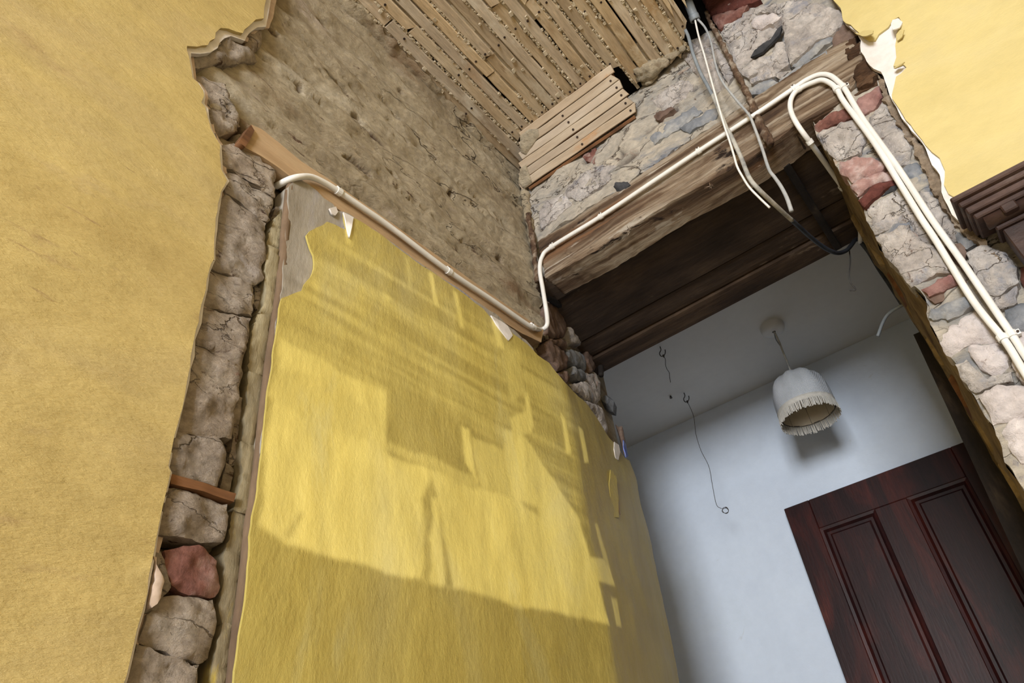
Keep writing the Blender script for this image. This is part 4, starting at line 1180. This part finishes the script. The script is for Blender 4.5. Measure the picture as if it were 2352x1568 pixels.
for (sf, u, v, d, u2, v2) in [(Left, 778, 440, dl, 840, 482), (Left, 1031, 623, dl, 1130, 689), (Left, 1224, 751, dl, 1240, 760), (Back, 1268, 566, db, 1380, 497), (Back, 1380, 497, db, 1500, 417), (Back, 1605, 347, db, 1690, 292), (Back, 1825, 203, db, 1850, 186), (Back, 1937, 200, db, 1960, 235), (Back, 2324, 768, db, 2352, 812)]:
    a = np.array(p3px(sf, u, v, d)); b = np.array(p3px(sf, u2, v2, d))
    clip_on(cA, a, b - a, NL if sf is Left else NB)
cB = empty('conduit', 'white conduit looping up out of the doorway, inner one of the pair at right', 'conduit')
ptsB = [at_y(1976, 556, 2.30), at_y(1974, 520, 2.20), at_y(1950, 455, 2.02), at_y(1902, 384, 1.84), at_y(1860, 326, 1.70)]
ptsB = [tuple(p) for p in ptsB] + [p3px(Back, u, v, db) for u, v in [(1834, 290), (1819, 262), (1815, 238), (1823, 216), (1842, 201), (1866, 190), (1888, 184), (1908, 192), (1924, 208), (1940, 236), (2005, 323), (2064, 417), (2115, 500), (2152, 556), (2236, 692), (2307, 781), (2352, 853), (2420, 955), (2520, 1105)]]
ptsB += [(ptsB[-1][0], YW - db, z) for z in (0.2, -0.3, ZF + 0.02)]
tube('pipe', ptsB, RC, 'white_plastic', cB, seg=14, sm=6)
for (u, v, u2, v2) in [(1834, 205, 1850, 196), (1922, 205, 1932, 220), (2302, 776, 2330, 815)]:
    a = np.array(p3px(Back, u, v, db)); b = np.array(p3px(Back, u2, v2, db))
    clip_on(cB, a, b - a, NB)
a = np.array(at_y(1860, 326, 1.70)); clip_on(cB, a, np.array(at_y(1834, 290, YW - db)) - a, (-1, -0.3, 0))
a = np.array(at_y(1934, 430, 1.95)); clip_on(cB, a, np.array(at_y(1902, 384, 1.84)) - a, (-1, -0.3, 0))

# ---------------------------------------------------------------- loose cables out of the hole in the ceiling
def cable(name, label, pts, r, m, cat='cable'):
    o = tube(name, pts, r, m, None, seg=8, sm=5)
    return tag(o, label, cat)
g1 = [(1571, 52, 1.60), (1573, 66, 1.60), (1581, 84, 1.60), (1592, 124, 1.605), (1608, 165, 1.61), (1625, 197, 1.615), (1636, 218, 1.62)]
cable('cable', 'dark grey cable dropping from the ceiling laths down the stone wall', [at_y(*p) for p in g1], 0.0060, 'grey_cable')
g2 = [(1636, 216, 1.622), (1652, 254, 1.62), (1669, 295, 1.61), (1676, 306, 1.605), (1701, 359, 1.60), (1721, 408, 1.61), (1744, 436, 1.64), (1770, 461, 1.70), (1800, 489, 1.78), (1819, 506, 1.84)]
cable('cable', 'dusty white cable hanging in front of the lintel, running on into the black cable', [at_y(*p) for p in g2], 0.0068, 'dusty_cable')
g3 = [(1817, 504, 1.84), (1840, 525, 1.92), (1860, 543, 1.99), (1884, 562, 2.07), (1905, 575, 2.13), (1925, 581, 2.19), (1944, 575, 2.24), (1956, 562, 2.27), (1964, 551, 2.29), (1972, 549, 2.30)]
cable('cable', 'black sagging cable under the soffit boards beside the doorway corner', [at_y(*p) for p in g3], 0.0075, 'black_cable')
wt = [(1596, 44, 1.595), (1605, 84, 1.595), (1617, 124, 1.60), (1633, 182, 1.60), (1652, 249, 1.60), (1664, 290, 1.595), (1676, 325, 1.59), (1686, 358, 1.59), (1693, 382, 1.59), (1705, 405, 1.60), (1721, 430, 1.61), (1745, 455, 1.62), (1768, 477, 1.63)]
cable('cable', 'thin cream wire hanging straight from the pipe stub with a loose end', [at_y(*p) for p in wt], 0.0034, 'white_plastic')
gt = [(1600, 42, 1.60), (1612, 54, 1.60), (1622, 68, 1.605), (1633, 96, 1.61), (1644, 149, 1.62), (1659, 187, 1.62), (1690, 228, 1.62), (1719, 262, 1.62), (1729, 282, 1.615), (1750, 339, 1.605), (1766, 388, 1.60), (1780, 408, 1.60), (1795, 430, 1.60), (1808, 456, 1.60), (1818, 485, 1.60)]
cable('cable', 'pale grey cable ending cut off in front of the dark soffit', [at_y(*p) for p in gt], [0.0042, 0.0038, 0.0042, 0.0050, 0.0060], 'pale_cable')
# pipe stub they come out of
st = empty('pipe_stub', 'short grey pipe stub poking out of the hole in the ceiling', 'pipe')
p0, p1 = np.array(at_y(1580, 4, 1.56)), np.array(at_y(1597, 46, 1.60))
tube('pipe', [tuple(p0), tuple((p0 + p1) / 2), tuple(p1)], 0.0165, 'grey_cable', st, seg=14, sm=2)
pm = p1 + (p0 - p1) * 0.25
tube('collar', [tuple(pm), tuple((pm + p1) / 2), tuple(p1 + (p1 - p0) * 0.02)], 0.0185, 'grey_cable', st, seg=14, sm=2)
tube('bore_shade', [tuple(p1 + (p1 - p0) * 0.021), tuple(p1 + (p1 - p0) * 0.03)], 0.0135, 'void_shade', st, seg=14, sm=0)  # solid near-black disc painting the dark inside of the pipe

bc = [(1977, 556, 2.30), (1996, 580, YR), (2019, 618, YR), (2042, 652, YR), (2073, 700, YR)]
cable('cable', 'black cable running down the doorway edge against the white room', [at_y(*p) for p in bc], 0.0075, 'black_cable')
gs = [(2078, 698, YR), (2066, 704, YR), (2050, 713, 2.34), (2036, 726, 2.35), (2027, 742, 2.35), (2021, 758, 2.35), (2016, 772, 2.35)]
cable('cable', 'short grey wire end curling out of the right doorway edge', [at_y(*p) for p in gs], 0.0055, 'grey_cable')
tw = [(1951, 576, 2.27), (1953, 600, 2.27), (1950, 632, 2.27), (1953, 648, 2.27), (1965, 665, 2.27), (1952, 667, 2.27)]
cable('wire', 'thin bent wire dangling below the black cable', [at_y(*p) for p in tw], 0.0024, 'wire', 'wire')

# ---------------------------------------------------------------- rusty rods
rr = [p3px(Back, u, v, d) for u, v, d in [(1622, 28, 0.03), (1629, 46, 0.03), (1642, 71, 0.034), (1660, 104, 0.034), (1675, 134, 0.034), (1698, 180, 0.036), (1717, 216, 0.036), (1738, 264, 0.036), (1757, 302, 0.036), (1772, 332, 0.036)]]
rod = tube('rusty_rod', rr, [0.0075, 0.008, 0.0085, 0.009, 0.009, 0.009, 0.0095, 0.010, 0.015, 0.013], 'rust', None, seg=8, sm=8, rough=0.9)
tag(rod, 'rusty mortar crusted rod running down the stones across the lintel', 'rod')
rr = [at_y(u, v, YW - 0.03) for u, v in [(1213, 492), (1217, 520), (1222, 552), (1227, 585), (1231, 615), (1236, 645)]]
rod2 = tube('rusty_rod', rr, 0.0105, 'rust', None, seg=8, sm=6, rough=0.8)
tag(rod2, 'short rusty rod standing in the corner where clay meets lintel', 'rod')

# dark curved hose between the soffit and the left reveal
hs = [p3px(Left, u, v, 0.02) for u, v in [(1246, 676), (1268, 690), (1296, 708), (1320, 730), (1342, 754), (1360, 784), (1372, 812), (1379, 838), (1381, 862)]]
hose = tube('hose', hs, [0.010, 0.012, 0.013, 0.013, 0.013, 0.014, 0.014, 0.013, 0.011], 'post_wood', None, seg=10, sm=6, rough=0.15)
tag(hose, 'dark curved hose between the soffit boards and the rubble reveal', 'hose')
# chunk of stone and splintered wood stuck out of the reveal
def chunk(name, label, pts, depth0, m, cat, ex=1.0):
    P = [np.array(at_y(u, v, depth0)) for u, v in pts]
    n = len(P)
    c = sum(P) / n
    vs = [G(p) for p in P] + [G(c + (p - c) * 0.55 + np.array([0.01, -0.035, 0.004]) * ex) for p in P] + [G(c + (p - c) * 0.8 + np.array([-0.01, 0.05, 0.0]) * ex) for p in P]
    fs = [(i, (i + 1) % n, n + (i + 1) % n, n + i) for i in range(n)] + [((i + 1) % n, i, 2 * n + i, 2 * n + (i + 1) % n) for i in range(n)]
    fs += [tuple(range(n, 2 * n)), tuple(reversed(range(2 * n, 3 * n)))]
    return tag(obj(name, vs, fs, m), label, cat)
chunk('loose_stone', 'small grey stone chunk jutting from the left reveal', [(1378, 926), (1386, 915), (1401, 911), (1410, 921), (1408, 946), (1398, 944), (1388, 938)], 2.40, 'stone_grey', 'stone')
chunk('wood_splinter', 'splintered pale lath end with a blue painted edge at the reveal', [(1413, 974), (1420, 980), (1429, 978), (1432, 996), (1437, 1020), (1441, 1048), (1432, 1042), (1424, 1010)], 2.46, 'stone_brown', 'wood', 0.3)
chip([(1432, 1010), (1438, 1020), (1443, 1048), (1438, 1050), (1433, 1030)], 'blue_paint', DP + 0.004, name='blue_paint')

# ---------------------------------------------------------------- door beyond the doorway
d1 = empty('door_1', 'dark red brown panelled wooden door leaf against the white wall', 'door')
d1['kind'] = 'structure'
DX0, DX1, DZ1, DYF = -0.89, 0.008, 1.433, 3.46
DT = 0.045
def frame_piece(name, a, b):
    return box(name, a, b, 'door_wood', d1, 0.003)
frame_piece('stile', (DX0, DYF, ZF + 0.02), (-0.766, DYF + DT, DZ1))
frame_piece('stile', (-0.118, DYF, ZF + 0.02), (DX1, DYF + DT, DZ1))
frame_piece('muntin', (-0.510, DYF, ZF + 0.3), (-0.369, DYF + DT, 1.288))
frame_piece('rail', (-0.766, DYF + 0.0008, 1.288), (-0.118, DYF + DT - 0.001, DZ1))
frame_piece('rail', (-0.766, DYF + 0.0008, ZF + 0.02), (-0.118, DYF + DT - 0.001, ZF + 0.3))
def raised_panel(x0, x1, z0, z1):
    y0, y1, y2 = DYF + 0.004, DYF + 0.020, DYF + 0.013
    steps = [(0.0, y0), (0.012, y0 + 0.004), (0.022, y1), (0.034, y1), (0.042, y2)]
    vs, fs = [], []
    for ins, y in steps:
        for x, z in ((x0 + ins, z0 + ins), (x1 - ins, z0 + ins), (x1 - ins, z1 - ins), (x0 + ins, z1 - ins)):
            vs.append(G((x, y, z)))
    for k in range(len(steps) - 1):
        for i in range(4):
            fs.append((k * 4 + i, k * 4 + (i + 1) % 4, (k + 1) * 4 + (i + 1) % 4, (k + 1) * 4 + i))
    b = (len(steps) - 1) * 4
    fs.append((b, b + 1, b + 2, b + 3))
    return obj('panel', vs, fs, 'door_wood', d1)
raised_panel(-0.766, -0.510, ZF + 0.3, 1.288)
raised_panel(-0.369, -0.118, ZF + 0.3, 1.288)

# dark door post behind the right jamb
pq = [np.array(at_y(2100, 772, YR)), np.array(at_y(2116, 766, YR)), np.array(at_y(2348, 1165, YR)), np.array(at_y(2300, 1203, YR))]
kk = (ZF - pq[0][2]) / (pq[3][2] - pq[0][2])
fl, fr = pq[0] + (pq[3] - pq[0]) * kk, pq[1] + (pq[2] - pq[1]) * kk
fr[2] = ZF
pv = [G(q + np.array([0, dy, 0])) for dy in (-0.012, 0.05) for q in (pq[0], pq[1] + np.array([0.05, 0, 0]), fr + np.array([0.05, 0, 0]), fl)]
post = obj('trim_1', pv, [(0, 1, 2, 3), (7, 6, 5, 4), (0, 4, 5, 1), (1, 5, 6, 2), (2, 6, 7, 3), (3, 7, 4, 0)], 'post_wood')
tag(post, 'dark timber door post behind the right stone jamb', 'door post', kind='structure')

# ---------------------------------------------------------------- pendant lamp
LX, LY = -0.543, 3.07
lamp = empty('pendant_lamp', 'white fabric pendant lamp with a fringed dome shade on a long cord', 'lamp')
lamp.location = (0, 0, 0)
def lathe(name, prof, m, parent, seg=48, mod=None, close=False, smooth=True):
    vs, fs = [], []
    n = len(prof)
    for i, (r, z) in enumerate(prof):
        for k in range(seg):
            a = 2 * math.pi * k / seg
            rr = r * (mod(a, i / (n - 1)) if mod else 1)
            vs.append(G((LX + rr * math.cos(a), LY + rr * math.sin(a), z)))
    for i in range(n - 1):
        for k in range(seg):
            fs.append((i * seg + k, i * seg + (k + 1) % seg, (i + 1) * seg + (k + 1) % seg, (i + 1) * seg + k))
    if close:
        fs.append(tuple(range(seg)))
        fs.append(tuple(reversed(range((n - 1) * seg, n * seg))))
    return obj(name, vs, fs, m, parent, smooth)
lathe('ceiling_rose', [(0.058, ZB), (0.058, ZB - 0.02), (0.052, ZB - 0.034), (0.03, ZB - 0.038), (0.008, ZB - 0.038)], 'white_ceiling', lamp, close=True)
tube('cord', [(LX, LY, ZB - 0.03), (LX + 0.004, LY, 2.06), (LX + 0.002, LY, 1.96), (LX, LY, 1.70)], 0.0042, 'dusty_cable', lamp, seg=6)
tube('cord_twin', [(LX + 0.004, LY, ZB - 0.03), (LX - 0.005, LY, 2.07), (LX + 0.004, LY, 2.0), (LX - 0.002, LY, 1.9), (LX, LY, 1.84)], 0.0026, 'grey_cable', lamp, seg=6)
def lobes(a, t):
    top = max(0.0, 1 - t * 1.6)
    return 1 - 0.045 * (1 - abs(math.cos(4 * a))) * (1 - 0.6 * t) - 0.16 * top * abs(math.sin(4 * a)) ** 2 + 0.012 * math.sin(23 * a + 9 * t) * (1 - t)
prof = [(0.014, 1.850), (0.048, 1.848), (0.078, 1.838), (0.099, 1.820), (0.113, 1.796), (0.121, 1.766), (0.125, 1.732), (0.1265, 1.700), (0.1265, 1.672), (0.1260, 1.650)]
shade = lathe('shade', prof, 'shade_fabric', lamp, 64, lobes)
lathe('lining', [(r * 0.955 - 0.002, z - 0.004) for r, z in prof], 'lining', shade, 64, lobes)
lathe('trim_band', [(0.1235, 1.672), (0.1275, 1.670), (0.1275, 1.649), (0.1235, 1.647)], 'fringe', shade, 64)
tube('rim_wire', [(LX + 0.1205 * math.cos(a), LY + 0.1205 * math.sin(a), 1.648) for a in np.linspace(0, 2 * math.pi, 49)], 0.0028, 'wire', shade, seg=6, sm=0)
for k in range(8):
    a = k * math.pi / 4 + 0.2
    tube('strut', [(LX + r * 0.945 * math.cos(a), LY + r * 0.945 * math.sin(a), z - 0.006) for r, z in prof[2:]], 0.0022, 'wire', shade, seg=5, sm=0)
bm = bmesh.new()
NF = 150
for k in range(NF):
    a = 2 * math.pi * k / NF + random.uniform(-0.01, 0.01)
    L = 0.046 + random.uniform(-0.005, 0.005)
    w = 0.0036
    da = random.uniform(-0.02, 0.02)
    ring = []
    for (z, aa, rad) in ((1.652, a, 0.1265), (1.652 - L * 0.5, a + da * 0.4, 0.128 + random.uniform(0, .002)), (1.652 - L, a + da, 0.128 + random.uniform(-.002, .003))):
        c, s_ = math.cos(aa), math.sin(aa)
        ring.append([bm.verts.new(G((LX + (rad + o1) * c - s_ * o2, LY + (rad + o1) * s_ + c * o2, z))) for o1, o2 in ((-w / 3, -w / 2), (w / 3, -w / 2), (w / 3, w / 2), (-w / 3, w / 2))])
    for i in range(2):
        for j in range(4):
            bm.faces.new((ring[i][j], ring[i][(j + 1) % 4], ring[i + 1][(j + 1) % 4], ring[i + 1][j]))
    bm.faces.new(ring[2])
obj_bm('fringe', bm, 'fringe', shade)['kind'] = 'stuff'

# ---------------------------------------------------------------- hooks and wires on the white ceiling
def hook(u, v, label, wire_len, coil):
    h = empty('wire_hook', label, 'hook')
    c = np.array(at_z(u, v, ZB))
    tube('hook', [tuple(c + np.array(q)) for q in [(0, 0, 0.004), (0, 0, -0.02), (-0.012, 0, -0.035), (-0.008, 0, -0.055), (0.008, 0, -0.058), (0.018, 0, -0.045), (0.02, 0, -0.03)]], 0.0024, 'wire', h, seg=6)
    b = c + np.array([0.004, 0, -0.058])
    pts = [tuple(b)]
    for k in range(1, 7):
        pts.append(tuple(b + np.array([0.010 * math.sin(k * 1.9) * (0.4 if not coil else 1), 0, -wire_len * k / 6])))
    if coil:
        e = np.array(pts[-1])
        pts += [tuple(e + np.array([0.02, 0, -0.03]))]
    tube('wire', pts, 0.0014, 'wire', h, seg=5)
    tube('knot', [tuple(b + np.array([0, 0, 0.006])), tuple(b), tuple(b - np.array([0, 0, 0.01]))], [0.003, 0.006, 0.003], 'wire', h, seg=6, sm=3)
    if coil:
        e = np.array(pts[-1]) + np.array([0.012, 0, -0.014])
        tube('coil', [tuple(e + np.array([0.014 * math.cos(a) + 0.002 * a / 6, 0.006 * math.sin(a * 1.3), 0.014 * math.sin(a)])) for a in np.linspace(0, 14, 40)], 0.0014, 'wire', h, seg=5, sm=0)
    return h
hook(1516, 796, 'small hook with a short wire on the white ceiling beside the dark soffit', 0.16, False)
hook(1571, 902, 'small hook with a long thin wire ending in a tangled coil', 0.60, True)
sc = np.array(at_z(1540, 909, ZB))
bmx = bmesh.new()
bmesh.ops.create_cone(bmx, cap_ends=True, segments=8, radius1=0.006, radius2=0.003, depth=0.012, matrix=Matrix.Translation(G(sc - np.array([0, 0, 0.006]))))
tag(obj_bm('ceiling_screw', bmx, 'wire'), 'tiny dark screw in the white ceiling between the two hooks', 'screw')

# ---------------------------------------------------------------- carved cornice at the right
cn = empty('carved_mantel', 'carved dark brown wooden mantel corner against the yellow wall', 'mantel')
XR = 0.9
yw = YW - 0.04
layers = [((0.190, 1.540), 1.162, 1.176), ((0.199, 1.552), 1.148, 1.163), ((0.205, 1.562), 1.130, 1.149), ((0.212, 1.572), 1.116, 1.131)]
for (x0, y0), z0, z1 in layers:
    box('moulding', (x0, y0, z0), (XR, yw, z1), 'carved_wood', cn, 0.003)
tube('half_round', [(0.226, 1.594, 1.108), (0.5, 1.594, 1.108), (XR, 1.594, 1.108)], 0.017, 'carved_wood', cn, seg=14, sm=0)
for k in range(8):
    x = 0.262 + k * 0.052
    box('dentil', (x, 1.568, 1.094), (x + 0.030, 1.63, 1.117), 'carved_wood', cn, 0.003)
box('moulding', (0.236, 1.598, 1.082), (XR, yw, 1.094), 'carved_wood', cn, 0.003)
box('frieze', (0.245, 1.606, 0.78), (XR, yw, 1.083), 'carved_wood', cn, 0.003)
tube('carved_arch', [(0.30, 1.606, 0.90), (0.295, 1.604, 0.97), (0.305, 1.603, 1.02), (0.33, 1.603, 1.045), (0.37, 1.603, 1.055), (0.42, 1.603, 1.05)], 0.006, 'carved_wood', cn, seg=6, sm=4)
box('pilaster', (0.25, 1.60, ZF), (0.42, yw, 0.79), 'carved_wood', cn, 0.004)

# ---------------------------------------------------------------- unseen spot lamp added to draw the patterned patch on the yellow panel
pl = bpy.data.lights.new('pattern_spot', 'SPOT')
plo = bpy.data.objects.new('pattern_spot', pl)
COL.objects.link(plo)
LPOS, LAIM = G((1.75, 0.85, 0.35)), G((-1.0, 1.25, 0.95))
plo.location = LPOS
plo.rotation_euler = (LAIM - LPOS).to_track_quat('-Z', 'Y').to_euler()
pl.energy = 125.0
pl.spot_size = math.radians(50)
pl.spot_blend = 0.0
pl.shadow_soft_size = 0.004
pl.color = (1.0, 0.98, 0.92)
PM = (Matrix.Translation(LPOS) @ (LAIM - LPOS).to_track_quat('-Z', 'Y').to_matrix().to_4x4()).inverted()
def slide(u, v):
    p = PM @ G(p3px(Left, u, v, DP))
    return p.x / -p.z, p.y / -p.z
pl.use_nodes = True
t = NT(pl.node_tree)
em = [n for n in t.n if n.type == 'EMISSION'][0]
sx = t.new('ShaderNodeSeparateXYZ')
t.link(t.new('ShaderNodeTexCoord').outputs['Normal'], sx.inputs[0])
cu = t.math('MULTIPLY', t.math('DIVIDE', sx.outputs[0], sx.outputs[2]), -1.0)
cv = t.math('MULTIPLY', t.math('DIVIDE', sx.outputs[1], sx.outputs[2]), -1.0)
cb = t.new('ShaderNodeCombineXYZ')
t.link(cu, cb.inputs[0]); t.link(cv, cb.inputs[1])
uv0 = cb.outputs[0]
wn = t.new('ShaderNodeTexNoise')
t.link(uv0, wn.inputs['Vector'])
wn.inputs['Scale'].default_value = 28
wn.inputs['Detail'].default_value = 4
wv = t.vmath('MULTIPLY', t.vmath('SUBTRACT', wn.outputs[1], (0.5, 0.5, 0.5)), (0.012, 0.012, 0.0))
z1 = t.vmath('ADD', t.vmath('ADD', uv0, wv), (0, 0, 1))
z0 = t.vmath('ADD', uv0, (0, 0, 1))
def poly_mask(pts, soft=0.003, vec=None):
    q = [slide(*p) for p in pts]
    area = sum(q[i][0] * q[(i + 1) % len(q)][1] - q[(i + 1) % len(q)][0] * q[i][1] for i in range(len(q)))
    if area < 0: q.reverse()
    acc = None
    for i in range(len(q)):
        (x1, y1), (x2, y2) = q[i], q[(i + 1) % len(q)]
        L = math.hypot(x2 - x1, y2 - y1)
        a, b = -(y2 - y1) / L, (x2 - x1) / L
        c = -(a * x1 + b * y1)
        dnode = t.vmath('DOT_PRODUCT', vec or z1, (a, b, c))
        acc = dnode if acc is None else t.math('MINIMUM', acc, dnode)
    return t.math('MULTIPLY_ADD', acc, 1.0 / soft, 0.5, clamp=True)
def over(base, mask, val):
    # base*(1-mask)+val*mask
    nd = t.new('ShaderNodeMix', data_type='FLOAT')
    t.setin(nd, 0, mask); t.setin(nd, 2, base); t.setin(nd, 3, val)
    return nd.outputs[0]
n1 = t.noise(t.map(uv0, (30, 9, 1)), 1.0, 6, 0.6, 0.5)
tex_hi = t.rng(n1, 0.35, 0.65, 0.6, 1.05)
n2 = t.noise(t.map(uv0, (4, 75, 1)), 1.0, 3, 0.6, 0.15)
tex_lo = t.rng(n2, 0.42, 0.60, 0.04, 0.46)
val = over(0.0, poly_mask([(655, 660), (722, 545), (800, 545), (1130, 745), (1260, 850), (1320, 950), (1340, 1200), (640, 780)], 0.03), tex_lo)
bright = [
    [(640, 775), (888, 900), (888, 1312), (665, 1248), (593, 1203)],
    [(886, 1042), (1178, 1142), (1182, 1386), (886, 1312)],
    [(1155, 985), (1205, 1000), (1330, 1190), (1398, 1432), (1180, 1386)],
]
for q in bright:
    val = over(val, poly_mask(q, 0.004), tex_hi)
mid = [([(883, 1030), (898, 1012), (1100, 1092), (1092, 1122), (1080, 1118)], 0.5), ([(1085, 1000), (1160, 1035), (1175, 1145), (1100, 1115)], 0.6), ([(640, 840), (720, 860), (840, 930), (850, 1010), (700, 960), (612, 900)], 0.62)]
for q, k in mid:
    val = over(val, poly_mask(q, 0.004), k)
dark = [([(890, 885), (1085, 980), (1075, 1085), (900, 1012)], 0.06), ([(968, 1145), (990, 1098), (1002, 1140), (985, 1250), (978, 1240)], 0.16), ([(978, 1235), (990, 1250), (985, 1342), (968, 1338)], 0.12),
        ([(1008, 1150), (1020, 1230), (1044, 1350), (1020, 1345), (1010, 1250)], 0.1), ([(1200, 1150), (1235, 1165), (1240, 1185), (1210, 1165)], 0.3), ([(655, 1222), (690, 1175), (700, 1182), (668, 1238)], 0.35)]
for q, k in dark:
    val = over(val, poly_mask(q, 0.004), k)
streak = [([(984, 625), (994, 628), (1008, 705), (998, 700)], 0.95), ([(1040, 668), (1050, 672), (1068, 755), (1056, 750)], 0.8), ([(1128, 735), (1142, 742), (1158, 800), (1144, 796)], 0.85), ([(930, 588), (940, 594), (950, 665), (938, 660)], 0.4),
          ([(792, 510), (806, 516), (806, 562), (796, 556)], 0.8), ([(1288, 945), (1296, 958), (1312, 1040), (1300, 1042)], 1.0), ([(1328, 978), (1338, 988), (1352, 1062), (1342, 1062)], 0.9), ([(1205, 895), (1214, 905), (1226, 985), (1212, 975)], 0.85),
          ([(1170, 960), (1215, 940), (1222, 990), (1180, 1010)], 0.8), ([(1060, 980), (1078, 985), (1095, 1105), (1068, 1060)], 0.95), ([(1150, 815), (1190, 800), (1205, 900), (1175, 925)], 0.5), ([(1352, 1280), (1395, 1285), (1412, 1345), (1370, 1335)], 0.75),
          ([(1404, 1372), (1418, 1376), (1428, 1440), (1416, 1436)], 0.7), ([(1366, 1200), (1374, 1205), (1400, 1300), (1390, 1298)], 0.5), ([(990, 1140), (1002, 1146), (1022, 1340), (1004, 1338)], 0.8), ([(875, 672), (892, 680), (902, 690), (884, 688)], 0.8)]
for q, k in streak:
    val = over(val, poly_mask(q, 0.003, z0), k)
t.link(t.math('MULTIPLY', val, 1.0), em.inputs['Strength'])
